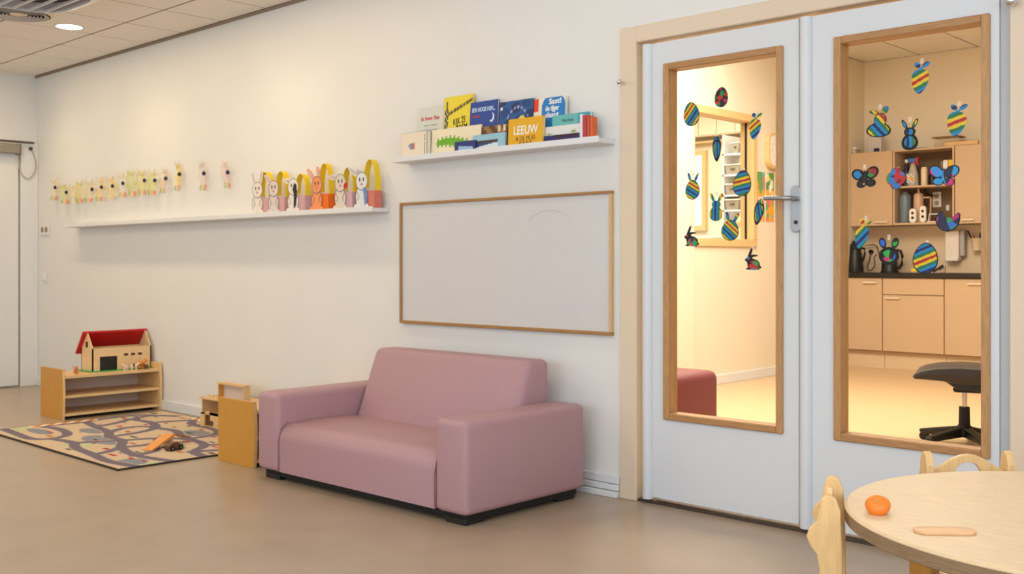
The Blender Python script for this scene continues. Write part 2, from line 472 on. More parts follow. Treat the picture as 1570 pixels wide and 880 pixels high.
def leaf(n, x0, x1, gx0, gx1, gz0, gz1):
    mb = hole_wall(x0, x1, .03, 2.056, [(gx0 + .02, gx1 - .02, gz0 + .02, gz1 - .02)], .0, .05)
    d = struct('door_%d' % n, mb, DOORM)
    frame_rect(gx0, gz0, gx1, gz1, .030, -.014, .062, 'glazing_bead', d)
    struct('pane', box(gx0 + .02, .026, gz0 + .02, gx1 - .02, .032, gz1 - .02), GLASS, d)
    g = MB().cyl((x0 - .026, .004, .02), (x0 - .026, .004, 2.056), .026, n=20)
    struct('finger_guard', g, DOORM, d)
    return d
d1 = leaf(1, .172, .886, .235, .819, .384, 1.958)
d2 = leaf(2, .944, 1.651, 1.038, 1.623, .386, 1.957)
struct('trim_8', box(.092, .052, 0, .112, .12, 2.072), FRAMEM)
struct('trim_9', box(.09, -.002, -.001, 1.66, .12, .012), col('threshold', (70, 58, 48), .5))
for sgn in (1,):
    hb = MB().prism([(.8765 + a_, 1.294 + b_) for a_, b_ in rsq(.043, .188, .0205)], -.010, 0, 'xz', .002).build('handle_plate', STEEL, d1)
    lv = MB().tube([(.878, -.006, 1.335), (.878, -.05, 1.335), (.870, -.058, 1.335), (.84, -.060, 1.336), (.765, -.060, 1.338)], .0095, 12)
    lv.build('door_handle', STEEL, hb, 60)
    MB().cyl((.878, -.0105, 1.24), (.878, -.013, 1.24), .008).build('key_hole', BLACK, hb)
def knob(name, label, p, r):
    t = thing(name, label, 'door stop', p)
    MB().cyl((0, 0, 0), (0, -.028, 0), r * .5, n=14).build('stem', CHROME, t, 40)
    MB().ball((0, -.034, 0), r).build('ball', CHROME, t, 60)
knob('frame_knob', 'small chrome knob on the left post of the beige door frame', (.024, -.016, at(955, 127, -.02)[2]), .012)
knob('frame_knob', 'round chrome knob at the top right beside the right glazed door', (*at(1553, 3, -.03)[:1], -.016, at(1553, 3, -.03)[2]), .019)

# ------------------------------------------------------------------ rooms behind the doors
H2 = 3.26
struct('floor_inner', box(-7.0, .12, -.1, XR + .1, 10.2, 0), FLOOR2)
# wall with the interior window (runs away from the doors)
struct('wall_inner', hole_wall(.12, 7.1, 0, H2, [(3.70, 4.77, 1.24, 2.42)], -2.20, -2.08, 'x'), WALL2)
struct('wall_pier', box(-2.08, 3.2, 0, -2.035, 3.70, H2), WALL2)
struct('wall_kitchen', box(-2.2, 7.1, 0, XR + .1, 7.22, H2), WALL2)
struct('wall_inner_right', box(XR, .12, 0, XR + .12, 7.1, H2), WALL2)
struct('wall_far', box(-7.0, 8.0, 0, -2.2, 8.12, H2), WALL2)
struct('wall_far_left', box(-7.0, .12, 0, -6.9, 8.0, H2), WALL2)
struct('wall_far_right', box(-2.32, 7.1, 0, -2.2, 8.0, H2), WALL2)
c2 = struct('ceiling_inner', box(-7.0, .12, H2 + .02, XR + .1, 8.1, H2 + .06), CEILG)
for i in range(6):
    for j in range(5):
        ctile(-2.08 + .6 * i, 7.1 - .6 * (j + 1), -2.08 + .6 * (i + 1), 7.1 - .6 * j, c2, H2, CEILM)
struct('ceiling_field', MB().box(1.52, .12, H2, XR, 7.1, H2 + .018).box(-2.08, .12, H2, 1.52, 4.1, H2 + .018).box(-6.9, .12, H2, -2.2, 8.0, H2 + .018), CEILM, c2)
struct('baseboard_inner', MB().box(-2.08, .12, 0, -2.064, 6.45, .085, .003, 1), WHITE)
# interior window
w1 = struct('window_1', MB().box(-2.20, 3.70, 1.22, -2.06, 4.79, 1.29, .004, 1).box(-2.20, 3.70, 2.37, -2.06, 4.79, 2.44, .004, 1).box(-2.20, 4.72, 1.29, -2.06, 4.79, 2.37, .004, 1).box(-2.20, 3.70, 1.29, -2.06, 3.75, 2.37), col('maple', (224, 190, 136), .45, var=.08, scale=14, stretch=(6, 1, 6)))
struct('pane', box(-2.15, 3.74, 1.28, -2.144, 4.73, 2.38), GLASS, w1)
struct('glazing_seal', box(-2.143, 4.706, 1.29, -2.128, 4.722, 2.37), BLACK, w1)

# things in the room seen through that window
MAPLE = _m['maple']
q = lambda u, v, y=7.98: at(u, v, y)
def farbox(u0, u1, v0, v1, y): a = at(u0, v1, y); b = at(u1, v0, y); return a[0], a[2], b[0], b[2]
x0, z0, x1, z1 = farbox(1056, 1078, 238, 346, 7.98)
wf = struct('window_4', MB().box(x0 - .06, 7.94, z0 - .07, x1 + .06, 8.0, z0).box(x0 - .06, 7.94, z1, x1 + .06, 8.0, z1 + .06).box(x1, 7.94, z0, x1 + .06, 8.0, z1).box(x0 - .06, 7.94, z0, x0, 8.0, z1), MAPLE)
struct('pane', box(x0, 7.975, z0, x1, 7.985, z1), emit('bright_daylight_pane', (238, 244, 255), 1.6), wf)
x0, z0, x1, z1 = farbox(1050, 1122, 213, 222, 7.9)
struct('trim_10', box(x0, 7.86, z0, x1 + .4, 8.0, z1), MAPLE)
uc = thing('wall_cupboard', 'pale flush wall cupboard seen high through the inner window', 'cupboard', (0, 0, 0))
xa, za, xb, zb = farbox(1046, 1126, 166, 212, 7.8)
box(xa, 7.78, za, xb + .3, 8.0, zb).build('carcass', WALL2, uc)
for k in range(4):
    w = (xb + .3 - xa) / 4
    box(xa + w * k + .006, 7.765, za + .01, xa + w * (k + 1) - .006, 7.78, zb - .01, .002, 1).build('door', col('cupboard_front', (236, 222, 198), .5), uc)
xa, za, xb, zb = farbox(1060, 1110, 355, 362, 7.4)
sb = thing('low_table', 'white table top glimpsed through the inner window', 'table', (xa - .5, 7.38, 0))
box(0, 0, za - .03, 1.0, .6, za, .004, 1).build('tabletop', WHITE, sb)
for px in (.04, .92):
    for py in (.04, .52): box(px, py, 0, px + .04, py + .04, za - .03).build('leg', WHITE, sb)
# shelving with grey bins
BIN = clear_plastic('grey_bin_plastic', (150, 142, 130), 1.0)
xs0, zs0 = at(1109, 372, 7.0)[0], 0
st = thing('bin_rack', 'white rack carrying grey storage bins behind the inner window', 'rack', (xs0, 6.98, 0))
for k, vv in enumerate((236, 268, 299, 322, 372)):
    zz = at(1115, vv, 7.0)[2]
    box(0, 0, zz - .02, .62, .36, zz).build('shelf', WHITE, st)
for px in (0, .6):
    box(px, .0, 0, px + .02, .36, 2.6).build('side_panel', WHITE, st)
for k, (u0, u1, v0, v1) in enumerate(((1121, 1134, 215, 233), (1111, 1134, 249, 266), (1109, 1130, 279, 297), (1112, 1134, 303, 320))):
    a = at(u0, v1 + .5, 7.0); b = at(u1, v0, 7.0)
    z0_ = at(1115, (236, 268, 299, 322)[k], 7.0)[2]
    bn = thing('storage_bin', ('grey storage bin on the top shelf of the far rack', 'grey storage bin on the second shelf of the far rack', 'grey storage bin on the third shelf of the far rack', 'grey storage bin on the fourth shelf of the far rack')[k], 'bin', (max(a[0], xs0 + .03), 6.99, z0_), 0, 'grey bins on the far rack')
    w = min(b[0] - a[0], .54); h = b[2] - a[2]
    mb = MB().prism([(0.02, 0), (w - .02, 0), (w, h * .86), (0, h * .86)], 0, .3, 'xz')
    mb.build('tub', BIN, bn)
    box(-.008, -.008, h * .86, w + .008, .308, h, .004, 1).build('rim', col('bin_rim', (214, 206, 192), .5), bn)
    box(w * .35, -.014, h * .5, w * .65, 0, h * .62).build('label_holder', col('bin_dark', (110, 100, 88), .5), bn)
# soft toys in front of it
def doll(u, v, hpx, c, c2_, label):
    p = at(u, v, 6.2); s = hpx * 10 / F
    t = thing('soft_toy', label, 'toy', (p[0], 6.2, p[2]))
    MB().ball((0, 0, s * .3), s * .3, 1, .8, 1.05).build('body', col('toy_' + c[0], c[1], .8), t, 60)
    MB().ball((0, 0, s * .78), s * .22).build('head', col('toy_' + c2_[0], c2_[1], .8), t, 60)
    for sx in (-1, 1): MB().ball((sx * s * .18, 0, s * .96), s * .08).build('ear', col('toy_' + c[0], c[1], .8), t, 60)
sd = thing('toy_ledge', 'pale ledge under the soft toys behind the inner window', 'ledge', (at(1110, 372, 6.2)[0], 6.05, 0))
zl = at(1132, 371, 6.2)[2]
box(0, 0, zl - .03, .5, .3, zl).build('board', WHITE, sd); box(0.05, .04, 0, .45, .26, zl - .03).build('plinth', WHITE, sd)
doll(1126, 371, 27, ('cream', (240, 222, 196)), ('red', (214, 60, 44)), 'red headed cream soft toy behind the inner window')
doll(1137, 371, 44, ('cream', (240, 222, 196)), ('peach', (240, 200, 160)), 'tall cream soft toy nearest the jamb of inner window')

# clock on the inner wall
ck = thing('wall_clock', 'rounded square wooden wall clock on the inner wall', 'clock', (-2.08, 5.13, 2.135), R(90))
MB().prism(rsq(.36, .34, .09), -.05, 0, 'xz', .006).build('case', MAPLE, ck)
MB().prism(rsq(.30, .285, .07), -.053, -.049, 'xz').build('dial', PAPER, ck)
for a, l in ((60, .09), (200, .06)):
    MB().tube([(0, -.056, 0), (l * sin(R(a)), -.056, l * cos(R(a)))], .004, 6).build('hand', BLACK, ck)
for k in range(12):
    a = R(30 * k); MB().box(.118 * sin(a) - .004, -.0545, .118 * cos(a) - .004, .118 * sin(a) + .004, -.0525, .118 * cos(a) + .004).build('hour_mark', BLACK, ck)
# drawings on the inner wall
def drawing_fn(k):
    rnd = random.Random(k)
    base = [(96, 168, 92), (86, 150, 96), (238, 178, 62), (236, 214, 190), (240, 170, 60), (150, 190, 140)][k]
    blobs = [(rnd.random(), rnd.random(), .08 + .14 * rnd.random(), rnd.choice([(244, 226, 90), (240, 140, 60), (232, 110, 120), (250, 240, 220), (90, 170, 110), (120, 180, 200)])) for _ in range(9)]
    def fn(u, v):
        c = base if v > .25 else (240, 176, 70)
        for bx, bz, r, cc in blobs:
            if (u - bx) ** 2 + (v - bz) ** 2 < r * r: c = cc
        return c
    return fn
names = ['green and orange', 'dark green', 'amber', 'cream', 'orange', 'sage']
for k in range(6):
    i, j = k % 3, k // 3
    o = panel('child_drawing', .155, .225, 12, 16, drawing_fn(k), None, -.003)
    o.location = (-2.079, 4.80 + .172 * i, 1.70 - .235 * j); o.rotation_euler = (0, 0, R(90))
    so = box(0, -.0025, 0, .155, 0, .225).build('paper', PAPER, o)
    tag(o, '%s child drawing in the %s row on the inner wall, %s' % (names[k], 'lower' if j else 'upper', ('nearest the window', 'in the middle', 'nearest the door edge')[i]), 'drawing', 'drawings under the wall clock')

# maroon pouf behind the left leaf
pf = thing('pouf_bench', 'maroon leatherette bench behind the left glazed door', 'bench', (-1.25, .35, 0))
box(0, 0, .04, .90, 1.05, .455, .05, 4).build('cushion', MAROON, pf, 50)
for px in (.05, .80):
    for py in (.04, .95): box(px, py, 0, px + .05, py + .05, .05).build('foot', BLACK, pf)

# ------------------------------------------------------------------ kitchen
HANDLE = col('pale_bar_handle', (238, 222, 200), .35)
def bar_handle(xa, xb, y, z, parent):
    o = MB().box(xa, y - .028, z - .008, xb, y - .016, z + .008, .003, 1).box(xa + .01, y - .018, z - .005, xa + .02, y + .002, z + .005).box(xb - .02, y - .018, z - .005, xb - .01, y + .002, z + .005)
    o.build('handle', HANDLE, parent)
KY = 6.47
cabs = [(-2.078, -1.604, 'plain', (-1.80, -1.66, .872), 'beige lower kitchen cabinet with one door, at the left end'),
        (-1.600, -.984, 'drawer', (-1.565, -1.415, .718), 'beige lower kitchen cabinet with a blank drawer above its door'),
        (-.980, -.384, 'plain', (-.755, -.61, .872), 'beige lower kitchen cabinet right of the drawer unit'),
        (-.380, .216, 'plain', (-.16, -.02, .872), 'beige lower kitchen cabinet hidden behind the right door edge')]
for xa, xb, kd, (ha, hb_, hz), lab in cabs:
    t = thing('base_cabinet', lab, 'cabinet', (0, 0, 0), 0, 'lower kitchen cabinets')
    box(xa, KY + .02, .16, xb, 7.07, .925).build('carcass', KITCHIN, t)
    box(xa, KY + .06, 0, xb, KY + .08, .16).build('plinth', TOE, t)
    if kd == 'drawer':
        box(xa + .003, KY, .755, xb - .003, KY + .02, .918, .002, 1).build('drawer', KITCH, t)
        dd = box(xa + .003, KY, .18, xb - .003, KY + .02, .748, .002, 1).build('door', KITCH, t)
    else:
        dd = box(xa + .003, KY, .18, xb - .003, KY + .02, .918, .002, 1).build('door', KITCH, t)
    bar_handle(ha, hb_, KY, hz, dd)
wt = MB().box(-2.08, 6.44, .927, .22, 7.1, .972, .004, 1).build('worktop', col('black_worktop', (26, 22, 20), .3))
tag(wt, 'black kitchen worktop running over the beige cabinets', 'worktop')
sp_ = box(-2.078, 7.075, .972, .22, 7.096, 1.46).build('splash_back', BACKSPL); tag(sp_, 'pale beige splash panel above the black worktop', 'splashback')
UY = 6.75
def upper(xa, xb, lab, handle):
    t = thing('wall_cabinet', lab, 'cabinet', (0, 0, 0), 0, 'upper kitchen cabinets')
    box(xa, UY + .02, 1.465, xb, 7.1, 2.24).build('carcass', KITCHIN, t)
    d = box(xa + .003, UY, 1.462, xb - .003, UY + .02, 2.238, .002, 1).build('door', KITCH, t)
    bar_handle(handle[0], handle[1], UY, 1.50, d)
upper(-2.078, -1.616, 'beige upper kitchen cabinet left of the open shelf unit', (-1.80, -1.66))
upper(-.985, -.39, 'beige upper kitchen cabinet right of the open shelf unit', (-.91, -.79))
upper(-.385, .21, 'beige upper kitchen cabinet hidden behind the right door edge', (-.2, -.06))
t = thing('open_wall_unit', 'open brown kitchen wall unit with one middle shelf', 'shelf unit', (0, 0, 0))
box(-1.612, UY, 1.465, -1.594, 7.1, 2.24).build('side_panel', KITCH, t)
box(-1.007, UY, 1.465, -.989, 7.1, 2.24).build('side_panel', KITCH, t)
box(-1.594, UY, 2.222, -1.007, 7.1, 2.24).build('top_panel', KITCH, t)
box(-1.594, UY, 1.465, -1.007, 7.1, 1.485).build('bottom_panel', KITCH, t)
box(-1.594, UY + .01, 1.845, -1.007, 7.08, 1.863).build('shelf', KITCH, t)
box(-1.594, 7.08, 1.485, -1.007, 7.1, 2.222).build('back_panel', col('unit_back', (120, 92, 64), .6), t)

def bottle(name, label, x, y, z, prof, m, cat='bottle', cap=None):
    t = thing(name, label, cat, (x, y, z))
    MB().lathe(prof, n=20).build('body', m, t, 40)
    if cap:
        cp_, cm = cap; MB().lathe(cp_, n=16).build('cap', cm, t, 40)
    return t
SY = 6.85
X = lambda u, y=SY: at(u, 300, y)[0]
TS, BS = 1.863, 1.485
# upper shelf
b = box(X(1373), SY - .03, TS, X(1379), SY + .03, TS + .21, .003, 1).build('carton', PAPER); tag(b, 'tall white carton at the left of the upper kitchen shelf', 'carton')
bottle('dark_bottle', 'dark bottle with a pale cap on the upper kitchen shelf', X(1386.5), SY + .06, TS, [(.04, 0), (.042, .02), (.042, .16), (.018, .21), (.016, .25)], col('dark_liquid', (40, 38, 48), .25), cap=([(.018, .25), (.018, .285), (0, .285)], PAPER))
s = bottle('spray_bottle', 'clear spray bottle with red and blue trigger head on kitchen shelf', X(1400), SY, TS, [(.055, 0), (.058, .02), (.05, .12), (.03, .2), (.016, .24)], clear_plastic('clear_spray', (206, 200, 190), .75))
MB().box(-.045, -.018, .245, .03, .018, .29, .006).build('spray_head', col('spray_blue', (36, 110, 190), .4), s)
MB().prism([(.03, .29), (.058, .30), (.05, .25), (.062, .22), (.045, .22), (.03, .25)], -.012, .012, 'xz').build('trigger', RED, s)
MB().cyl((0, 0, .235), (0, 0, .248), .022).build('collar', RED, s)
def lab_fn(u, v):
    return (232, 170, 50) if .45 < v + .2 * u < .7 else ((60, 100, 180) if int(u * 6 + v * 9) % 3 == 0 else (230, 224, 210))
panel('bottle_label', .08, .10, 12, 12, lab_fn, s, -.059, None, -.04, .03)
bottle('spray_can', 'cream spray can beside the spray bottle', X(1417), SY, TS, [(.033, 0), (.033, .17), (.026, .185), (.026, .19), (0, .19)], col('cream_can', (232, 210, 180), .35))
bottle('small_jar', 'small black jar behind the pink winged butterfly cling', X(1427), SY + .04, TS, [(.03, 0), (.032, .02), (.032, .10), (.02, .12), (.02, .16), (0, .16)], BLACK)
bottle('soap_bottle', 'clear bottle standing behind the small black jar', X(1438), SY + .1, TS, [(.035, 0), (.035, .16), (.014, .2), (.014, .25), (0, .25)], clear_plastic('clear_bottle', (150, 130, 106), .8))
b = box(X(1446), SY, TS, X(1453), SY + .05, TS + .25, .003, 1).build('carton', PAPER); tag(b, 'white carton beside the yellow one on the upper kitchen shelf', 'carton')
b = box(X(1454), SY, TS, X(1461), SY + .05, TS + .25, .003, 1).build('carton', YEL); tag(b, 'yellow carton at the right of the upper kitchen shelf', 'carton')
# lower shelf
bottle('thermos_flask', 'tall blue grey flask on the lower kitchen shelf', X(1388), SY, BS, [(.055, 0), (.058, .02), (.058, .27), (.05, .29), (.03, .3), (.02, .32), (0, .32)], col('bluegrey', (104, 120, 132), .4))
j = bottle('jug', 'pinkish beige jug with a looped handle on kitchen shelf', X(1406), SY + .04, BS, [(.05, 0), (.052, .02), (.05, .28), (.04, .3), (.012, .31), (.008, .37), (0, .37)], col('beige_jug', (206, 170, 140), .4), 'jug')
MB().tube([(.045, 0, .26), (.12, 0, .26), (.128, 0, .25), (.118, 0, .02), (.045, 0, .02)], .009, 8).build('handle', col('beige_jug', (0, 0, 0)), j, 60)
for k, (u, h, lab) in enumerate(((1400, .145, 'round white baby monitor in front of the beige jug'), (1415.5, .17, 'slim white baby monitor beside the round one'))):
    t = thing('baby_monitor', lab, 'monitor', (X(u, SY - .06), SY - .06, BS), 0, 'baby monitors on the kitchen shelf')
    MB().prism(rsq(.072 if k == 0 else .062, h, .03), -.015, .015, 'xz', .004).build('casing', PAPER, t).location = (0, 0, h / 2)
    for zz in (.35, .68): MB().cyl((0, -.0155, h * zz), (0, -.018, h * zz), .014).build('speaker' if zz < .5 else 'screen', BLACK, t)
t = thing('charging_stand', 'white wire stand beside the baby monitors', 'stand', (X(1434, SY - .02), SY - .02, BS))
MB().tube([(-.07, 0, 0), (-.06, 0, .085), (.06, 0, .085), (.07, 0, 0)], .007, 8).build('frame', PAPER, t, 60)
box(-.075, -.03, 0, .075, .05, .012).build('base', PAPER, t)
p = at(1436, 306, 7.06)
t = thing('wall_socket', 'pale double socket on the back of the open unit', 'socket', (p[0], 7.08, p[2]))
box(-.045, -.016, -.08, .045, 0, .08, .006).build('plate', PAPER, t)
for zz in (-.035, .035): MB().cyl((0, -.0165, zz), (0, -.019, zz), .024).build('outlet', col('outlet_grey', (170, 150, 124), .5), t)
cbl = MB().tube([(p[0] - .01 - .075 * sin(k * .3) - .005 * k, 7.04, p[2] + .04 + .075 * (1 - cos(k * .3)) * .6) for k in range(9)], .006, 6)
tag(cbl.build('power_lead', BLACK), 'black lead curling out of the socket in the open unit', 'cable')
# on top of the uppers
TU = 2.24
def pt(u, v, y): return at(u, v, y)
t = thing('food_container', 'pale stacked containers on the left upper kitchen cabinet', 'container', (at(1304, 230, 6.9)[0], 6.9, TU))
MB().box(-.12, -.07, 0, .09, .07, .045, .012).build('tub', col('tub_grey', (214, 194, 170), .4), t, 40)
MB().box(-.125, -.075, .045, .095, .075, .075, .01).build('lid', PAPER, t, 40)
t = thing('package', 'white wrapped package on the left upper kitchen cabinet', 'package', (at(1343, 230, 6.9)[0], 6.9, TU))
box(-.075, -.05, 0, .075, .05, .18, .01).build('wrapper', clear_plastic('grey_wrap', (206, 200, 198), .95), t)
box(.0, -.052, .01, .06, -.049, .045).build('print', NAVY, t)
t = MB().lathe([(0, 0), (.09, 0), (.1, .012), (0, .016)], n=24).build('lid', col('blue_lid', (70, 140, 180), .4), None, 40); t.location = (at(1412, 230, 6.9)[0], 6.88, TU); tag(t, 'flat blue lid lying on top of the open unit', 'lid')
t = thing('wire_tray', 'clear tray with a thin wooden rim over the upper cabinet', 'tray', (at(1455, 220, 6.9)[0], 6.92, TU))
box(-.13, -.08, 0, .12, .08, .10, .01).build('tub', clear_plastic('clear_tub', (226, 206, 176), .35), t)
box(-.15, -.09, .10, .13, .09, .112, .004, 1).build('rim', col('brown_rim', (150, 112, 72), .5), t)
t = box(at(1450, 220, 6.84)[0], 6.79, TU, at(1502, 220, 6.84)[0], 6.84, TU + .045, .01).build('rolled_mat', BIRCH); tag(t, 'pale wooden rolling pin shaped mat at the cabinet edge', 'mat')

# on the worktop
WZ = .972
p = at(1311, 417, 6.8)
t = thing('vacuum_jug', 'black vacuum jug at the left end of the worktop', 'jug', (p[0], 6.8, WZ))
MB().lathe([(.088, 0), (.09, .03), (.08, .14), (.064, .22), (.062, .24)], n=24).build('body', BLACK, t, 50)
MB().lathe([(.064, .24), (.066, .26), (.05, .30), (.028, .31), (.028, .335), (0, .335)], n=24).build('lid', BLACKM, t, 50)
MB().tube([(.05, 0, .27), (.105, 0, .25), (.11, 0, .2), (.085, 0, .12)], .012, 8).build('handle', BLACKM, t, 60)
p = at(1364, 417, 6.82)
t = thing('kettle', 'black electric kettle behind the bunny face cling', 'kettle', (p[0], 6.82, WZ))
MB().lathe([(.085, 0), (.085, .02), (.082, .03), (.078, .15), (.068, .24), (.05, .255), (0, .26)], n=24).build('body', BLACK, t, 50)
MB().lathe([(.092, 0), (.092, .014), (0, .016)], n=24).build('base', BLACKM, t, 50)
MB().tube([(.06, 0, .235), (.115, 0, .225), (.135, 0, .17), (.13, 0, .09), (.10, 0, .045), (.075, 0, .05)], .015, 10).build('handle', BLACKM, t, 60)
MB().prism([(-.06, .2), (-.115, .215), (-.105, .185), (-.07, .16)], -.02, .02, 'xz').build('spout', BLACK, t)
p = at(1337, 386, 7.08)
t = thing('power_plug', 'black plug with a looping flex on the splash panel', 'plug', (p[0], 7.073, p[2]))
MB().cyl((0, 0, 0), (0, -.03, 0), .024).build('plug_body', BLACK, t, 50)
MB().tube([(0, -.028, -.01), (-.01, -.03, -.08), (-.035, -.03, -.15), (-.02, -.04, -.20), (.02, -.06, -.204), (.07, -.08, -.15), (.06, -.08, -.06), (.10, -.10, -.03)], .006, 6).build('flex', col('brown_flex', (84, 56, 40), .5), t, 60)
p1 = at(1323, 362, 7.07); 
MBl = MB().tube([(at(1326, 377, 7.0)[0], 7.0, at(1326, 377, 7.0)[2]), (at(1331, 376, 7.02)[0], 7.02, at(1331, 376, 7.02)[2]), (at(1340, 375, 7.02)[0], 7.02, at(1340, 375, 7.02)[2]), (at(1345, 378, 7.02)[0], 7.02, at(1345, 378, 7.02)[2]), (at(1347, 387, 7.0)[0], 7.0, at(1347, 387, 7.0)[2])], .006, 6)
tag(MBl.build('power_lead', _m['brown_flex'], None, 60), 'brown lead arching between the black jug and the kettle', 'cable')
p = at(1463, 400, 7.0)
t = thing('towel_dispenser', 'white paper towel dispenser mounted on the splash panel', 'dispenser', (p[0], 7.073, 1.10))
box(-.085, -.10, .0, .055, 0, .30, .012).build('casing', col('dispenser_white', (238, 228, 220), .4), t)
box(.056, -.085, .04, .105, 0, .305, .01).build('side_housing', col('dispenser_grey', (176, 172, 172), .4), t)
box(-.078, -.115, -.012, .05, -.02, .03, .012).build('towel_tray', PAPER, t)
p = at(1498, 378, 7.0)
t = thing('utensil_pot', 'white hanging pot of dark utensils at the worktop right', 'pot', (p[0], 7.008, p[2] - .04))
MB().lathe([(.05, 0), (.06, .12), (.064, .125), (.056, .12), (.046, .01), (0, .01)], n=20).build('pot', BACKSPL, t, 50)
for k, (dx, l) in enumerate(((-.05, .2), (-.02, .16), (.02, .18), (.04, .15))):
    MB().tube([(dx * .3, 0, .03), (dx * 1.8, -.01, l)], .008, 6).build('utensil', BLACK if k % 2 == 0 else col('utensil_red', (150, 50, 40), .5), t)
box(-.02, .0, .05, .02, .06, .09).build('bracket', STEEL, t)
p = at(1402, 417, 6.75)
t = thing('cleaning_sponge', 'yellow sponge on a white saucer by the egg cling', 'sponge', (p[0], 6.75, WZ))
MB().lathe([(.05, 0), (.06, .012), (0, .008)], n=20).build('saucer', PAPER, t, 50)
box(-.03, -.02, .01, .03, .02, .045, .008).build('sponge_block', YEL, t)
p = at(1438, 415, 6.75)
t = MB().tube([(-.045, 0, .012), (.05, 0, .075)], .012, 8).build('marker_pen', col('pen_dark', (70, 54, 46), .5)); t.location = (p[0], 6.75, WZ); tag(t, 'dark pen propped up on the worktop right of the egg cling', 'pen')
t2 = box(p[0] + .005, 6.77, WZ, p[0] + .06, 6.80, WZ + .07, .004, 1).build('sponge_holder', col('grey_holder', (190, 172, 150), .5)); tag(t2, 'grey holder behind the dark pen on the worktop', 'holder')

# ------------------------------------------------------------------ office chair
oc = thing('office_chair', 'black swivel chair with star base behind the right glazed door', 'chair', (.635, 2.50, 0), R(18))
MB().prism([(-.262, .398), (-.272, .412), (-.262, .428), (-.22, .448), (-.14, .466), (-.02, .474), (.20, .466), (.22, .44), (.20, .385), (.02, .372), (-.12, .392), (-.20, .396)], -.22, .22, 'xz', .012).build('seat', col('black_leather', (46, 36, 28), .42, var=.1, scale=40, bump=.05), oc, 40)
MB().prism([(-.10, .385), (.2, .385), (.2, .35), (.1, .33), (-.04, .345)], -.16, .16, 'xz', .008).build('seat_shell', BLACK, oc)
MB().box(-.06, -.08, .315, .10, .08, .35, .015).build('mechanism', BLACKM, oc)
MB().prism([(.14, .345), (.20, .345), (.235, .5), (.29, .9), (.24, .92), (.17, .56), (.115, .47)], -.20, .20, 'xz', .012).build('backrest', BLACK, oc)
MB().cyl((0, 0, .215), (0, 0, .33), .016).build('gas_lift', CHROME, oc, 50)
MB().lathe([(.052, .06), (.05, .10), (.032, .12), (.03, .225), (0, .225)], n=20).build('column', BLACKM, oc, 40)
for k in range(5):
    a = R(155 + 72 * k)
    l = MB().prism([(0, .05), (.25, .035), (.275, .05), (.27, .065), (0, .115)], -.024, .024, 'xz', .006)
    o = l.build('base_leg', BLACK, oc); o.rotation_euler = (0, 0, a)
    MB().cyl((.25, -.02, .024), (.25, .02, .024), .024).build('caster', BLACKM, o, 50)

# ------------------------------------------------------------------ window clings on the two door panes
GY = .0235
def egg(w, h, n=26, k=.14):
    return [(w / 2 * cos(a) * (1 - k * sin(a)), h / 2 * sin(a)) for a in [2 * pi * i / n for i in range(n)]]
def ell(cx, cz, rx, rz, rot=0, n=14):
    out = []
    for i in range(n):
        a = 2 * pi * i / n; x, z = rx * cos(a), rz * sin(a)
        out.append((cx + x * cos(rot) - z * sin(rot), cz + x * sin(rot) + z * cos(rot)))
    return out
def drop(w, h, n=24):
    half = [(0, .5), (.26, .47), (.42, .38), (.5, .22), (.49, .04), (.41, -.16), (.28, -.34), (.13, -.46)]
    return [(a * w, b * h) for a, b in half] + [(0, -.5 * h)] + [(-a * w, b * h) for a, b in half[:0:-1]]
def leaf_pts(cx, cz, l, w, ang):
    ca, sa = cos(ang), sin(ang)
    return [(cx + a * ca - b * sa, cz + a * sa + b * ca) for a, b in ((0, 0), (l * .35, w / 2), (l * .75, w * .45), (l, 0), (l * .75, -w * .45), (l * .35, -w / 2))]
BUNNY = [(-.50, .20), (-.42, .30), (-.33, .36), (-.30, .5), (-.12, .98), (-.02, 1.0), (-.02, .8), (-.10, .52), (.0, .56), (.28, .54), (.36, .47), (.20, .42), (0, .38), (-.02, .28), (.10, .24), (.30, .16), (.44, -.02), (.48, -.24), (.56, -.30), (.54, -.40), (.44, -.42), (.40, -.5), (-.30, -.5), (-.44, -.46), (-.40, -.38), (-.30, -.36), (-.34, -.14), (-.36, .04), (-.48, .12)]
def cling(name, label, u, v, wpx, hpx, shapes, face, border=True, rot=0.0, tape=True, group='holiday clings on the door panes', inset=.93, bcol=None, faces=None):
    p = at(u, v, GY)
    k = (p[1] - CAM[1]) / ((((u - 785) / F) * .6843) + .7292) / F          # metres per pixel at the pane
    kx = k * 1.17                                                              # the pane is seen at a slant
    w, h = wpx * kx, hpx * k
    t = thing(name, label, 'window cling', (p[0], GY, p[2]), 0, group)
    M2 = Matrix.Rotation(R(rot), 4, 'Y')
    ps = shapes(w, h)
    card = MB(); top = MB()
    for q_ in ps:
        cx = sum(a for a, b in q_) / len(q_); cz = sum(b for a, b in q_) / len(q_)
        card.prism(q_, -.001 - .00012 * ps.index(q_), .0, 'xz')
        ins = [(cx + (a - cx) * inset, cz + (b - cz) * inset) for a, b in q_]
        if border: top.prism(ins, -.0018 - .00012 * ps.index(q_), -.001, 'xz')
    if faces:
        top = MB()
        for q_ in faces(w, h): top.prism(q_, -.0018, -.001, 'xz')
    if border:
        c = card.build('card', bcol or BLACKM, t); c.rotation_euler = (0, R(rot), 0)
        c2 = top.build('coloured_face', face, t); c2.rotation_euler = (0, R(rot), 0)
    else:
        c = card.build('card', face, t); c.rotation_euler = (0, R(rot), 0)
    if tape:
        top_z = max(b for q_ in ps for a, b in q_)
        tp = box(-.006, -.0005, h * .5 - .010, .006, .0, h * .5 + .010).build('tape', clear_plastic('tape_film', (236, 222, 206), .4), t)
        tp.rotation_euler = (0, R(rot), 0)
    return t
def s_egg(w, h): return [egg(w, h)]
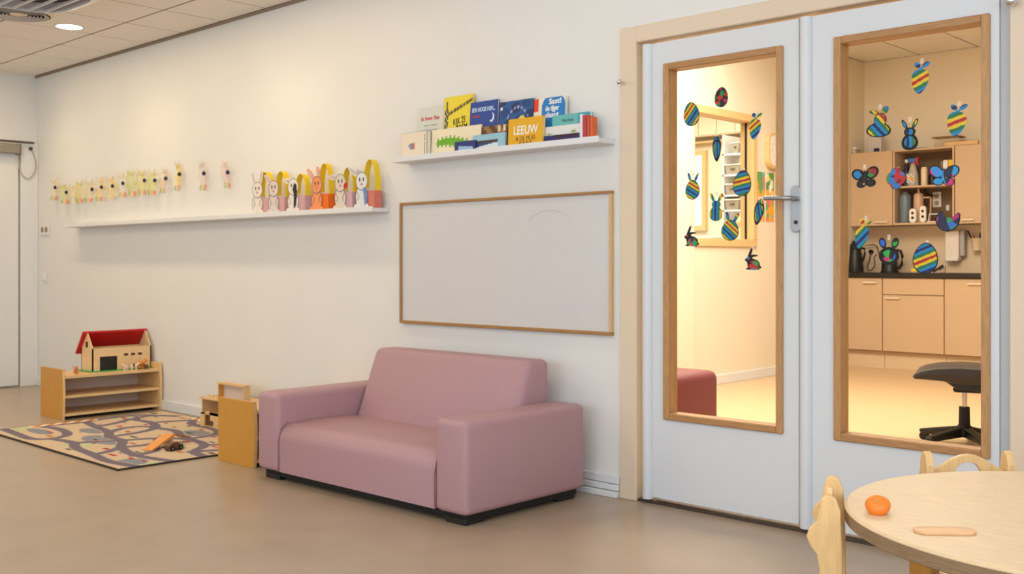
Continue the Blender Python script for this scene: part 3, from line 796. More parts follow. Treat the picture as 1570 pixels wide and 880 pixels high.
def s_carrot(w, h): return [[(a, b - h * .12) for a, b in drop(w, h * .76)], ell(-w * .24, h * .38, w * .2, h * .075, R(-35)), ell(w * .26, h * .40, w * .24, h * .07, R(35)), leaf_pts(0, h * .24, h * .1, w * .1, R(130)), leaf_pts(0, h * .24, h * .12, w * .1, R(55))]
def s_slim(w, h): return [drop(w, h * .84), leaf_pts(0, h * .36, h * .15, w * .3, R(90)), leaf_pts(0, h * .34, h * .15, w * .3, R(140)), leaf_pts(0, h * .34, h * .15, w * .3, R(40))]
def s_earegg(w, h):
    e = [(a, b - h * .12) for a, b in egg(w, h * .76)]
    return [e, ell(-w * .22, h * .36, w * .09, h * .19, R(18)), ell(w * .28, h * .35, w * .09, h * .19, R(-26))]
def s_bunbody(w, h):
    e = [(a, b - h * .22) for a, b in egg(w * .95, h * .56)]
    return [e, ell(0, h * .1, w * .34, h * .15), ell(-w * .3, h * .36, w * .11, h * .18, R(28)), ell(w * .3, h * .36, w * .11, h * .18, R(-28))]
def s_pear(w, h):
    return [[(a, b - h * .26) for a, b in egg(w, h * .5)], ell(w * .04, h * .06, w * .26, h * .24), ell(-w * .24, h * .32, w * .2, h * .07, R(-12)), ell(w * .22, h * .4, w * .12, h * .13, R(-30))]
def s_sit(w, h): return [[(a * w, (b - .25) * h / 1.5) for a, b in BUNNY]]
def f_sit(w, h): return [ell(w * .10, -h * .30, w * .36, h * .22), ell(-w * .25, h * .04, w * .11, h * .08)]
def s_butter(w, h):
    return [ell(-w * .26, h * .16, w * .27, h * .26, R(-28)), ell(w * .26, h * .18, w * .27, h * .27, R(32)), ell(-w * .17, -h * .28, w * .19, h * .19), ell(w * .19, -h * .28, w * .19, h * .19), ell(0, 0, w * .08, h * .32)]
def s_bug(w, h):
    return [ell(0, h * .28, w * .28, h * .2), ell(-w * .2, -h * .02, w * .3, h * .3), ell(w * .22, 0, w * .28, h * .32), ell(0, -h * .3, w * .3, h * .2)]
def s_hen(w, h):
    a = [(-.5, .02), (-.44, .2), (-.30, .36), (-.2, .34), (-.16, .2), (-.04, .1), (.1, .12), (.24, .12), (.4, .3), (.5, .22), (.48, -.05), (.4, -.28), (.2, -.44), (0, -.5), (-.24, -.44), (-.42, -.24)]
    return [[(x * w, z * h) for x, z in a]]
def s_face(w, h):
    return [ell(0, -h * .17, w * .46, h * .33, 0, 20), ell(-w * .28, h * .3, w * .16, h * .2, R(18)), ell(w * .28, h * .3, w * .16, h * .2, R(-18))]
REDB = [(12, 10, 12), (196, 30, 20), (12, 10, 12), (214, 70, 20), (30, 130, 70), (12, 10, 12), (200, 36, 24), (190, 30, 100)]
MULTI = [(20, 20, 70), (200, 40, 110), (40, 160, 70), (40, 130, 210), (230, 200, 40), (90, 20, 70), (16, 14, 20)]
cling('egg_cling', 'small black egg cling with red blotches, topmost on the left pane', 1106, 149, 20, 31, s_egg, blotches(REDB, 40, .3), rot=4, tape=False)
cling('egg_cling', 'striped egg cling at the top left of the left pane', 1060, 175, 24, 37, s_egg, stripes(-45, .075, .30), rot=-6)
cling('carrot_cling', 'wide striped carrot cling near the top right of left pane', 1158, 193, 17, 42, s_carrot, stripes(-45, .085, .10), border=False, rot=10)
cling('carrot_cling', 'slim dark blue carrot cling hanging mid left pane', 1099, 230, 13, 43, s_slim, stripes(0, .06, .45), rot=0, inset=.72)
cling('eared_egg_cling', 'striped egg cling with two thin ears, left side of left pane', 1062, 286, 22, 40, s_earegg, stripes(60, .07, .9), rot=0)
cling('egg_cling', 'large striped egg cling on the right half of the left pane', 1138, 281, 27, 40, s_egg, stripes(-72, .085, .15), rot=8)
cling('bunny_cling', 'slim blue bunny cling with rainbow ears on the left pane', 1098, 318, 20, 42, s_bunbody, stripes(0, .08, .55), rot=2)
cling('carrot_cling', 'tilted blue carrot cling beside the door handle', 1163, 327, 14, 44, s_slim, stripes(20, .06, .45), rot=12, inset=.75)
cling('eared_egg_cling', 'round striped egg cling with two ears low on left pane', 1120, 348, 26, 42, s_earegg, stripes(55, .07, .95), rot=6)
cling('sitting_bunny_cling', 'dark sitting bunny cling with coloured body, lower left of left pane', 1060, 362, 22, 31, s_sit, blotches(MULTI, 30, 1.3), faces=f_sit)
cling('sitting_bunny_cling', 'dark sitting bunny cling lowest on the left pane', 1154, 397, 23, 33, s_sit, blotches([(14, 12, 14), (190, 40, 34), (40, 130, 200), (60, 150, 80), (200, 190, 60), (30, 26, 24)], 28, 2.2), faces=f_sit)
cling('carrot_cling', 'striped carrot cling topmost on the right pane', 1411, 119, 23, 50, s_carrot, stripes(-58, .11, .95), border=False, rot=6)
cling('bunny_cling', 'pear shaped striped bunny cling upper left on the right pane', 1348, 187, 33, 46, s_pear, stripes(45, .10, .75), rot=4, inset=.86)
cling('bunny_cling', 'black long eared bunny cling with a blue belly on right pane', 1395, 207, 23, 47, s_bunbody, stripes(0, .10, .60), inset=.66)
cling('carrot_cling', 'striped carrot cling near the right edge of the right pane', 1467, 184, 25, 50, s_carrot, stripes(-65, .12, .95), border=False, rot=8)
cling('butterfly_cling', 'black butterfly cling with green and yellow wing on left of right pane', 1327, 272, 36, 33, s_butter, blotches([(12, 10, 14), (12, 10, 14), (40, 140, 60), (230, 200, 40), (12, 10, 14), (30, 130, 190), (150, 30, 30)], 18, .9), rot=-4, inset=.7)
cling('ladybird_cling', 'red and green petalled cling over the open kitchen shelf', 1374, 273, 26, 34, s_bug, blotches([(190, 24, 40), (150, 20, 60), (40, 150, 60), (190, 30, 40), (40, 120, 190), (60, 20, 50)], 28, 1.9), tape=False)
cling('butterfly_cling', 'blue and pink butterfly cling on the right pane', 1447, 269, 39, 34, s_butter, blotches([(24, 22, 80), (210, 30, 120), (60, 140, 220), (24, 20, 60), (40, 150, 210)], 20, 3.3), rot=4, inset=.84)
cling('hen_cling', 'multicoloured hen cling low on the right pane', 1453, 337, 33, 37, s_hen, blotches([(24, 20, 70), (180, 24, 110), (30, 24, 50), (40, 150, 80), (170, 30, 100), (50, 110, 190)], 30, 5.3), inset=.9)
cling('carrot_cling', 'tilted striped carrot cling at the left edge of right pane', 1322, 358, 18, 48, s_carrot, stripes(-32, .10, .35), border=False, rot=14)
cling('bunny_face_cling', 'black bunny face cling in front of the kettle', 1363, 385, 30, 42, s_face, blotches([(14, 12, 16), (40, 100, 210), (200, 40, 120), (40, 170, 60), (14, 12, 16)], 24, 2.7), inset=.66)
cling('egg_cling', 'big dark striped egg cling low in the middle of right pane', 1419, 396, 33, 48, s_egg, stripes(-62, .095, .95), rot=6)

# ------------------------------------------------------------------ whiteboard
wb = thing('whiteboard', 'blank whiteboard in a thin brown wooden frame above the sofa', 'whiteboard', (-1.525, -.004, .742))
W_, H_ = 1.485, .668
bsurf = box(.01, -.012, .01, W_ - .01, 0, H_ - .01).build('writing_surface', mat('whiteboard_enamel', (214, 213, 213), .17, var=.006, scale=2), wb)
BRN = mat('brown_frame', (168, 124, 70), .45, var=.12, scale=24, stretch=(1, 6, 6))
box(0, -.024, H_ - .014, W_, 0, H_, .002, 1).build('frame_rail', BRN, wb); box(0, -.024, 0, W_, 0, .016, .002, 1).build('frame_rail', BRN, wb)
box(0, -.024, .016, .014, 0, H_ - .014, .002, 1).build('frame_stile', BRN, wb); box(W_ - .014, -.024, .016, W_, 0, H_ - .014, .002, 1).build('frame_stile', mat('pale_frame', (212, 178, 128), .45, var=.08, scale=24, stretch=(6, 6, 1)), wb)
arc = MB().tube([(1.10 + .15 * cos(a), -.0125, .50 + .09 * sin(a)) for a in [R(25 + 130 * k / 16) for k in range(17)]], .0009, 4)
arc.build('marker_scribble', col('faint_marker', (196, 196, 196), .6), wb)

# ------------------------------------------------------------------ picture ledges
def ledge(name, label, x0, x1, z, d=.115):
    t = thing(name, label, 'shelf', (x0, -.004 if x0 > -1.6 else 0, z))
    w = x1 - x0
    box(0, -d, -.022, w, 0, 0, .002, 1).build('board', WHITE, t)
    box(0, -d - .010, -.022, w, -d, .008, .002, 1).build('front_lip', WHITE, t)
    box(0, -.010, 0, w, 0, .016, .002, 1).build('back_rail', WHITE, t)
    return t
ZB, ZL = 1.645, 1.385
ledge('book_ledge', 'white picture ledge filled with children books above the whiteboard', -1.47, -.035, ZB)
ledge('craft_ledge', 'long white picture ledge carrying paper bunny bags', -5.60, -1.645, ZL)

# books: front covers face the room
def book(name, label, u0, u1, v0, v1, y, th, spine_c, fn=None, lean=0.0, rz=0.0, z=None, nx=20, nz=20, roundr=0):
    a, b = at(u0, v1, y), at(u1, v0, y)
    z0 = ZB if z is None else z
    w = b[0] - a[0]; h = (at(.5 * (u0 + u1), v0, y)[2]) - z0
    t = thing(name, label, 'book', (a[0], y, z0), rz, 'children books on the ledge')
    t.rotation_euler = (R(-lean), 0, rz)
    cm = col('cover_%d_%d_%d' % spine_c, spine_c, .45)
    box(0, 0, 0, w, .002, h).build('front_cover', cm, t); box(0, th - .002, 0, w, th, h).build('back_cover', cm, t)
    box(-.0005, 0, 0, .002, th, h).build('spine', cm, t)
    box(.003, .002, .003, w - .003, th - .002, h - .003).build('pages', CREAM, t)
    if fn: panel('cover_print', w - .002, h - .002, nx, nz, fn, t, -.0006, None, .001, .001)
    t['w'] = w; t['h'] = h
    return t
def flat(c): return lambda u, v: c
YB, YFr = -.055, -.098
txt = lambda n, c: col('ink_' + n, c, .6)
TRED, TBLK, TWHT, TGRY = txt('red', (196, 60, 60)), txt('black', (40, 36, 20)), txt('white', (240, 240, 236)), txt('grey', (120, 130, 124))
b1 = book('picture_book', 'pale grey book with a red title at the ledge left', 638, 677, 163, 238, YB, .012, (210, 212, 202), lambda u, v: (226, 90, 30) if (u - .82) ** 2 * 1 + (v - .35) ** 2 < .012 else (212, 214, 205), 4)
lettering('title', 'ik heet Bas', .03, b1['w'] * .12, b1['h'] * .74, -.001, TRED, b1, width=b1['w'] * .72, bold=.0006)
lettering('subtitle', 'een verhaal', .014, b1['w'] * .25, b1['h'] * .62, -.001, TGRY, b1, width=b1['w'] * .5)
lettering('subtitle', 'om voor te lezen', .012, b1['w'] * .22, b1['h'] * .53, -.001, TGRY, b1, width=b1['w'] * .56)
def yel_fn(u, v):
    if .045 < u < .17 and .18 < v < .80: return (60, 56, 40) if (int(v * 26) + int(u * 24)) % 3 else (200, 196, 170)
    if .08 < u < .14 and v < .93 and v > .78: return (60, 54, 30)
    if abs(v - (.66 + .25 * u)) < .030 and u > .12: return (84, 74, 30) if int(u * 28) % 3 else (180, 160, 50)
    return (236, 214, 58)
b2 = book('picture_book', 'tall yellow book with a black tower drawing', 678, 722, 146, 236, YB + .006, .010, (236, 214, 58), yel_fn, 3, nx=40, nz=60)
lettering('title', 'KIJK ZE', .045, b2['w'] * .36, b2['h'] * .50, -.001, TBLK, b2, rot=R(-8), width=b2['w'] * .42, bold=.0008)
lettering('title', 'ZOEM', .045, b2['w'] * .46, b2['h'] * .38, -.001, TBLK, b2, rot=R(-8), width=b2['w'] * .40, bold=.0008)
def blue_fn(u, v):
    if (u - .80) ** 2 + (v - .66) ** 2 * 1.2 < .0085 and not ((u - .755) ** 2 + (v - .68) ** 2 * 1.2 < .0075): return (232, 236, 244)
    if .42 < u < .52 and v < .56: return (70, 50, 60)
    return (36, 70, 150)
b3 = book('picture_book', 'royal blue book with a white crescent moon', 718, 760, 154, 236, YB - .004, .014, (36, 70, 150), blue_fn, 4, nx=40, nz=50)
lettering('title', 'EEN HOGE HEN...', .03, b3['w'] * .07, b3['h'] * .80, -.001, txt('pale', (190, 214, 236)), b3, rot=R(0), width=b3['w'] * .84, bold=.001)
lettering('subtitle', 'voorlezen', .016, b3['w'] * .09, b3['h'] * .69, -.001, TRED, b3, width=b3['w'] * .28, bold=.0006)
def star_fn(u, v):
    if (u - .68) ** 2 + ((v - .56) * .95) ** 2 < .0110: return (242, 206, 120)
    d = abs(v - (.86 - 2.2 * (u - .55) ** 2))
    if d < .022 and .18 < u < .88 and int(u * 30) % 3: return (170, 170, 220)
    if (u - .06) ** 2 + (v - .86) ** 2 < .0012: return (236, 236, 240)
    h = sin(u * 9 + v * 4) * sin(v * 11 - u * 3)
    return (22, 50, 98) if h > .3 else ((30, 88, 150) if h > -.3 else (24, 68, 124))
b4 = book('picture_book', 'dark blue starry night book with a yellow moon', 763, 815, 153, 236, YB, .012, (20, 44, 90), star_fn, 4, nx=50, nz=50)
def sst_fn(u, v):
    if u < .22 and v > .72: return (226, 70, 30)
    if ((u - .66) / .40) ** 2 + ((v - .60) / .52) ** 2 < 1 and u > .30: return (28, 126, 200)
    return (240, 230, 214)
b5 = book('picture_book', 'white book with a large blue spot and red corner', 813, 865, 149, 236, YB + .008, .016, (234, 226, 212), sst_fn, 3, nx=50, nz=50)
for k, s_ in enumerate(('Ssst!', 'de tijger', 'slaapt')):
    lettering('title', s_, .036, b5['w'] * (.52 if k == 0 else .42), b5['h'] * (.86 - .14 * k), -.001, TWHT, b5, width=b5['w'] * (.36 if k == 0 else .40), bold=.0012)
def teal_fn(u, v):
    if abs(u - .86) < .06 and v < .62: return (214, 70, 50)
    if (u - .8) ** 2 + (v - .64) ** 2 < .006: return (226, 90, 60)
    return (104, 186, 184) if u < .7 else (60, 160, 180)
b6 = book('picture_book', 'teal board book with rounded corner at the ledge right', 846, 904, 174, 236, -.07, .022, (84, 176, 180), teal_fn, 2, nx=40)
lettering('title', 'Nachtje', .022, b6['w'] * .26, b6['h'] * .74, -.001, TBLK, b6, width=b6['w'] * .30)
# front row
def cream1(u, v):
    d = ((u - .42) / .13) ** 2 + ((v - .46) / .14) ** 2
    if d < 1: return (120, 140, 190) if u < .43 else (200, 110, 80)
    return (236, 224, 202)
b7 = book('picture_book', 'cream book turned sideways at the ledge left end', 616, 658, 203, 238, YFr + .012, .030, (90, 84, 60), cream1, 0, R(-4))
lettering('spine_title', 'Kleine Kip', .012, b7['w'] * .93, b7['h'] * .1, -.001, TBLK, b7, rot=R(-90), width=b7['h'] * .75)
def croc(u, v):
    z = .40 + .10 * sin(u * 5)
    if .10 < u < .80 and abs(v - z) < .15 * (1 - abs(u - .45) * 1.3) + .05 + .045 * (1 if int(u * 24) % 2 else -1): return (110, 176, 40)
    return (240, 228, 196)
b8 = book('picture_book', 'cream book with a green crocodile on its cover', 661, 737, 195, 238, YFr + .024, .010, (238, 226, 196), croc, 2, nx=60, nz=36)
b9 = book('picture_book', 'brown photo book between the crocodile and lion books', 738, 778, 192, 236, YFr + .022, .012, (110, 78, 44), lambda u, v: (226, 206, 170) if v > .74 and (u > .55) and sin(u * 30) > -.2 else ((92, 60, 30) if sin(u * 14 + v * 9) > 0 else (150, 112, 66)), 2)
def lb(u, v):
    if .12 < u < .8 and .1 < v < .62: return (70, 56, 44) if v > .48 else ((214, 226, 232) if (v - .1) < .35 * u + .08 else (40, 60, 110))
    return (150, 196, 214)
b10 = book('picture_book', 'light blue small book with a framed picture', 724, 774, 205, 238, YFr + .008, .010, (150, 196, 214), lb, 3, nx=30)
b11 = book('picture_book', 'small navy booklet leaning in front of the crocodile book', 697, 729, 216, 238, YFr, .006, (40, 54, 120), lambda u, v: (160, 190, 226) if .15 < u < .9 and v < .62 - .2 * u else (38, 50, 118), 3)
def leeuw(u, v):
    if v < .20 and .3 < u < .7: return (150, 100, 30) if sin(u * 60) > 0 else (228, 172, 24)
    return (230, 174, 26)
b12 = book('picture_book', 'mustard yellow book with large white lion title', 779, 832, 180, 238, YFr - .004, .016, (226, 170, 24), leeuw, 2)
lettering('title', 'LEEUW', .06, b12['w'] * .15, b12['h'] * .42, -.001, TWHT, b12, width=b12['w'] * .70, bold=.001)
lettering('subtitle', '& DE MUIS', .03, b12['w'] * .22, b12['h'] * .20, -.001, txt('brown', (110, 70, 30)), b12, width=b12['w'] * .56)
b13 = book('picture_book', 'white book with green specks behind the navy book', 833, 890, 192, 238, YFr + .016, .016, (226, 226, 224), lambda u, v: (150, 170, 90) if (u - .82) ** 2 + (v - .6) ** 2 < .006 or (u - .15) ** 2 + (v - .55) ** 2 < .003 else (228, 228, 226), 2)
b14 = book('picture_book', 'low navy blue book at the front right of the ledge', 834, 886, 206, 238, YFr, .010, (28, 32, 92), lambda u, v: (52, 28, 60) if v > .5 and u > .3 else (28, 36, 104), 2)
for k, (u0, u1, c, n) in enumerate(((889, 893, (226, 226, 230), 'white'), (894, 899, (190, 56, 60), 'red'), (900, 904, (196, 84, 60), 'brick red'), (905, 908.5, (222, 100, 44), 'orange'))):
    a, b = at(u0, 200, YFr), at(u1, 200, YFr)
    t = thing('picture_book', 'thin %s spine of an upright book at the ledge right end' % n, 'book', (a[0], YFr, ZB), 0, 'children books on the ledge')
    h = .12 - .006 * k; w = b[0] - a[0]
    cm = col('spine_' + n, c, .45)
    box(0, 0, 0, w, .002, h).build('spine', cm, t); box(0, .002, 0, .002, .034, h).build('cover', cm, t); box(w - .002, .002, 0, w, .034, h).build('cover', cm, t)
    box(.002, .002, .003, w - .002, .032, h - .003).build('pages', CREAM, t)

# paper bunny bags
def bag(k, u0, u1, loop_v, cbase, cname, bunny_c, ear, lab):
    yb = -.078
    a, b = at(u0, 322, yb), at(u1, 320, yb)
    w = b[0] - a[0]; sc = 1.0
    t = thing('bunny_bag', lab, 'paper bag', (a[0], yb, ZL), 0, 'paper bunny bags on the long ledge')
    hb_ = .10
    box(w * .38, -.012, 0, w * .98, .045, hb_, .002, 1).build('pocket', col('bag_' + cname, cbase, .6), t)
    box(w * .02, .0, 0, w * .38, .045, hb_ * 1.15, .002, 1).build('bag_side', PAPER, t)
    top = at(.5 * (u0 + u1), loop_v, yb)[2] - ZL
    pts = []
    for i in range(19):
        s_ = i / 18; an = pi * (1 - s_)
        pts.append((w * .64 + w * .30 * cos(an), hb_ * .9 + (top - hb_ * .9) * sin(an) ** .75))
    pts[0] = (w * .40, hb_ * .6); pts[-1] = (w * .93, hb_ * .6)
    MB().strip(pts, .0, .042, .0016).build('handle', YEL, t, 50)
    # the bunny cut-out glued on the left half
    bw = w * .66
    body = ell(bw * .5, .055, bw * .42, .055, 0, 20)
    head = ell(bw * .52, .130, bw * .40, .042, 0, 20)
    cm = col('bunny_' + bunny_c[0], bunny_c[1], .65)
    bn = MB().prism(body, -.016, -.0135, 'xz').prism(head, -.018, -.0155, 'xz').prism(ell(bw * .22, .012, bw * .24, .012), -.019, -.0165, 'xz').prism(ell(bw * .78, .012, bw * .24, .012), -.019, -.0165, 'xz')
    bo = bn.build('bunny', cm, t)
    for sx, ang, L in ear:
        c0 = (bw * (.52 + .2 * sx), .158)
        e = ell(c0[0] + L * sin(ang), c0[1] + L * cos(ang) * .9, .015, L, -ang, 16)
        MB().prism(e, -.0165, -.014, 'xz').build('ear', cm, bo)
        e2 = ell(c0[0] + L * sin(ang), c0[1] + L * cos(ang) * .9, .008, L * .75, -ang, 14)
        MB().prism(e2, -.017, -.0165, 'xz').build('inner_ear', col('ear_grey', (196, 180, 178), .7), bo)
    INK = col('ink_line', (84, 76, 76), .6)
    for sx in (-1, 1):
        MB().prism(ell(bw * (.52 + .13 * sx), .138, bw * .045, .010), -.0188, -.018, 'xz').build('eye', INK, bo)
        MB().tube([(bw * (.5 + .34 * sx), -.0165, .085), (bw * (.5 + .16 * sx), -.0165, .055), (bw * (.5 + .3 * sx), -.0165, .04)], .0014, 4).build('paw_line', INK, bo)
    MB().prism(ell(bw * .52, .116, bw * .07, .006), -.0188, -.018, 'xz').build('nose', col('nose_pink', (206, 130, 130), .6), bo)
    for pts_ in (ell(bw * .52, .130, bw * .40, .042, 0, 24), ):
        MB().tube([(p_[0], -.018, p_[1]) for p_ in pts_], .0013, 4, True).build('outline', INK, bo)
    MB().tube([(p_[0], -.016, p_[1]) for p_ in body], .0013, 4, True).build('outline', INK, bo)
    MB().box(bw * .05, -.02, 0, bw * .95, -.016, .006).build('foot_strip', col('foot_' + cname, {'orange': (226, 90, 20)}.get(cname, (206, 110, 80)), .6), bo)
    bo.scale = (1.1, 1, 1.2)
    return t, bo
PK = (206, 160, 166)
two = [(-1, R(-22), .042), (1, R(14), .045)]
one = [(-1, R(-55), .042)]
bag(0, 388.5, 414.5, 264, PK, 'pink', ('white', (232, 224, 216)), two, 'pink paper bag with two eared white bunny, first from the left')
bag(1, 413.5, 439, 263, PK, 'pink', ('greyish', (218, 204, 202)), one, 'pink paper bag with a one eared bunny, second from the left')
t3, bo3 = bag(2, 443, 470, 267, PK, 'pink', ('white', (232, 224, 216)), [(-1, R(-82), .03)], 'pink paper bag with a black patched bunny, third from the left')
MB().prism([(.075, .15), (.095, .14), (.10, .10), (.086, .03), (.07, .02), (.072, .09), (.06, .12)], -.0195, -.0185, 'xz').build('black_patch', BLACK, bo3)
bag(3, 479.5, 506, 251, (232, 110, 20), 'orange', ('orange', (236, 150, 96)), [(-1, R(-50), .045), (1, R(-18), .035)], 'orange paper bag with an orange bunny, fourth from the left')
t5, bo5 = bag(4, 515, 543, 257, (204, 164, 172), 'rose', ('beige', (220, 208, 196)), [(-1, R(-86), .04)], 'pink paper bag with a flop eared beige bunny, fifth from left')
MB().prism(ell(.105, .115, .018, .014, R(30)), -.0195, -.0185, 'xz').build('red_patch', RED, bo5)
t6, bo6 = bag(5, 547, 577, 245, (212, 120, 104), 'salmon', ('pale', (224, 226, 226)), [(-1, R(-64), .05), (1, R(-64), .04)], 'salmon paper bag with a tall handle, rightmost on the ledge')
MB().prism([(.07, .10), (.1, .095), (.105, .03), (.085, .01), (.08, .06)], -.0195, -.0185, 'xz').build('blue_patch', col('crayon_blue', (110, 140, 206), .6), bo6)

# see-through crafts pinned along the wall
EARM = clear_plastic('clear_ear_film', (226, 214, 190), .42)
def craft(k, u, v, wpx, hpx, rz, tint, pin, lab, spots):
    p = at(u, v, -.035)
    kz = 8.0 / F * (1 if u < 220 else .92)
    w, h = .012 + wpx * kz * 1.0, hpx * kz
    t = thing('pinned_craft', lab, 'craft', (p[0], -.035, p[2]), rz, 'see-through crafts pinned in a row on the wall')
    rnd = random.Random(40 + k)
    def fn(uu, vv):
        if vv < .24 and .2 < uu < .85:
            return [(70, 150, 90), (130, 190, 60), (240, 200, 50), (240, 140, 60), (220, 100, 60)][min(4, int((uu - .2) / .13))] if spots else tint
        if (uu - .5) ** 2 * 2 + (vv - .62) ** 2 > .30: return (238, 226, 206)
        return tint
    o = panel('sheet', w, h, 16, 16, fn, t, 0, FOIL, -w / 2, -h / 2, bend=.03)
    for v_ in o.data.vertices:
        f_ = v_.co.z / h + .5; k_ = 1 - .42 * max(0, f_ - .55) / .45 - .25 * max(0, .12 - f_) / .12 + .06 * sin(f_ * 14 + k)
        v_.co.x = v_.co.x * k_ + .012 * sin(f_ * 3 + k); v_.co.z += .012 * sin(v_.co.x / w * 5 + k) * f_
    for sx in (-1, 1):
        MB().prism(ell(sx * w * .2, h * .52, w * .11, h * .16, R(-14 * sx), 10), -.022, -.021, 'xz').build('ear', EARM, t)
    box(-w * .12, -.012, h * .34, w * .16, -.009, h * .56, .002, 1).build('tab', col('tab_cream', (234, 220, 196), .6), t)
    if pin:
        px = w * .28
        MB().ball((px, -.034, h * .14), .013, 1, .7, 1.15).build('bead', NAVY, t, 60)
        MB().cyl((px, -.034, h * .14), (px, .01, h * .14), .003, n=8).build('pin', STEEL, t)
cr = [(83, 292, 9, 34, 40, (236, 214, 170), 1, 'faint pink craft at the far left end of the row'),
      (99, 299, 13, 30, 35, (206, 206, 120), 1, 'green tinted craft with orange patch, second in the row'),
      (113, 300, 11, 28, 30, (232, 214, 170), 0, 'plain cream craft without a bead, third in the row'),
      (124, 296, 13, 32, 30, (222, 208, 120), 0, 'yellowish craft with a rainbow foot, fourth in the row'),
      (139, 295, 13, 32, 30, (230, 210, 160), 1, 'cream craft with a red flecked bead, fifth in the row'),
      (155, 292, 10, 34, 28, (236, 206, 110), 1, 'yellow craft with pink patch, sixth in the row'),
      (171, 290, 12, 32, 28, (238, 206, 120), 1, 'golden craft with a green slope, seventh in the row'),
      (188, 286, 10, 33, 26, (224, 222, 190), 1, 'pale craft with a thin dark bead, eighth in the row'),
      (203, 283, 12, 36, 26, (200, 208, 120), 0, 'green craft with blue edge, ninth in the row'),
      (220, 282, 14, 36, 24, (216, 206, 110), 1, 'wide green and yellow craft, tenth in the row'),
      (236, 282, 14, 36, 22, (216, 216, 110), 1, 'lime craft with a navy bead, eleventh in the row'),
      (252, 279, 7, 36, 52, (232, 190, 150), 1, 'narrow orange craft seen edge on, twelfth in the row'),
      (272, 273, 8, 40, 55, (240, 206, 60), 1, 'narrow craft with a bright yellow top, thirteenth in the row'),
      (310, 272, 10, 40, 45, (230, 206, 204), 1, 'pink white craft standing apart, second from the right end'),
      (346, 270, 9, 36, 50, (236, 196, 186), 1, 'pink craft at the right end of the row')]
for k, (u, v, w, h, rz, ti, pin, lab) in enumerate(cr): craft(k, u, v, w * (1.75 if k < 11 else 1.3), h * 1.0, R(rz), ti, pin, lab, k not in (2, 6))

# light switch and sockets near the corner
def plate(name, lab, p, w, h, n):
    t = thing(name, lab, 'socket' if n > 1 else 'switch', p)
    box(-w / 2, -.012, -h / 2, w / 2, 0, h / 2, .004, 1).build('plate', WHITE, t)
    for i in range(n):
        cx = (i - (n - 1) / 2) * w / max(n, 1)
        if n > 1: MB().cyl((cx, -.0122, .01), (cx, -.014, .01), w * .16).build('outlet', col('outlet_dim', (150, 130, 110), .5), t)
        else: box(-w * .3, -.016, -h * .3, w * .3, -.012, h * .3, .002, 1).build('rocker', PAPER, t)
p = at(70, 354, 0); plate('wall_socket', 'white double socket near the left room corner', p, .16, .08, 2)
p = at(70, 425, 0); plate('light_switch', 'white light switch below the socket near left corner', p, .085, .085, 1)

# ------------------------------------------------------------------ sofa
so = thing('sofa', 'dusty pink leatherette two seat sofa on a black base', 'sofa', (-1.622, -.885, 0), 0)
SW, SD = 1.507, .765
MB().box(0, 0, .045, .185, SD, .432, .028, 4).build('armrest', PINK, so, 45)
MB().box(SW - .19, 0, .045, SW, SD, .432, .028, 4).build('armrest', PINK, so, 45)
# seat with a big rounded front edge and a slight crown
seat_prof = [(.006, .05)]
for k in range(9):
    a = R(180 - 90 * k / 8); seat_prof.append((.085 + .079 * cos(a), .205 + .079 * sin(a)))
seat_prof += [(.22, .292), (.40, .288), (.56, .272), (.60, .05)]
MB().prism(seat_prof, .187, SW - .192, 'yz', .006).build('seat', PINK, so, 50)
# leaning back cushion
bm_ = MB().box(.189, .60, .10, SW - .205, .757, .625, .036, 5)
for v in bm_.bm.verts:
    v.co.y -= max(0, (.757 - v.co.y) / .157) * max(0, .60 - v.co.z) * .40
bm_.build('backrest', PINK, so, 50)
MB().box(.03, .035, .018, SW - .03, SD - .03, .05).build('base_frame', BLACKM, so)
for px in (.035, SW - .155):
    for py in (.03, SD - .15): MB().box(px, py, 0, px + .12, py + .12, .03, .004, 1).build('foot', BLACK, so)
for px in (.186, SW - .191):
    MB().tube([(px, .004, .05), (px, .002, .2), (px, .02, .262), (px, .06, .29)], .0022, 5).build('seam', PINKSEAM, so)

# ------------------------------------------------------------------ low toy shelves
def bow(d, h, b=.014, n=8):
    """end panel outline: straight back, bowed front edge, rounded corners"""
    pts = [(0, 0), (d - b, 0)]
    for k in range(n + 1): pts.append((d - b + b * sin(pi * (k + .4) / (n + .8)), h * (k + .2) / (n + .4)))
    pts += [(d - b, h), (0, h)]
    return pts
def low_shelf(lab, x0, y0, y1):
    t = thing('toy_shelf', lab, 'shelf unit', (x0, y0, 0), 0, 'low wooden toy shelves')
    L, D, Hh = y1 - y0, .355, .345
    for yy, n in ((0, 0), (L - .02, 1)):
        o = MB().prism(bow(D, Hh), yy, yy + .02, 'xz').build('end_panel', HONEY if n == 0 else BIRCH, t)
        MB().prism([(a, b) for a, b in bow(D + .0015, Hh, .014)][1:11] + [(D - .02, Hh), (D - .02, 0)], yy + .002, yy + .018, 'xz').build('edge_band', BIRCHEDGE, o)
    for z_, nm in ((.30, 'top_shelf'), (.165, 'shelf'), (.042, 'shelf')):
        o = box(.014, .02, z_ - .018, D - .016, L - .02, z_).build(nm, BIRCH, t)
        box(D - .016, .02, z_ - .018, D - .013, L - .02, z_).build('edge_band', BIRCHEDGE, o)
    box(.004, .02, .03, .014, L - .02, .30).build('back_panel', BACKP, t)
    box(.03, .03, .0, .26, L - .03, .022).build('plinth', BLACKM, t)
    return t
low_shelf('low wooden toy shelf carrying the toy barn, in the left corner', -4.545, -.745, -.012)
u2 = low_shelf('low wooden toy shelf standing end on beside the sofa', -2.16, -.778, -.012)

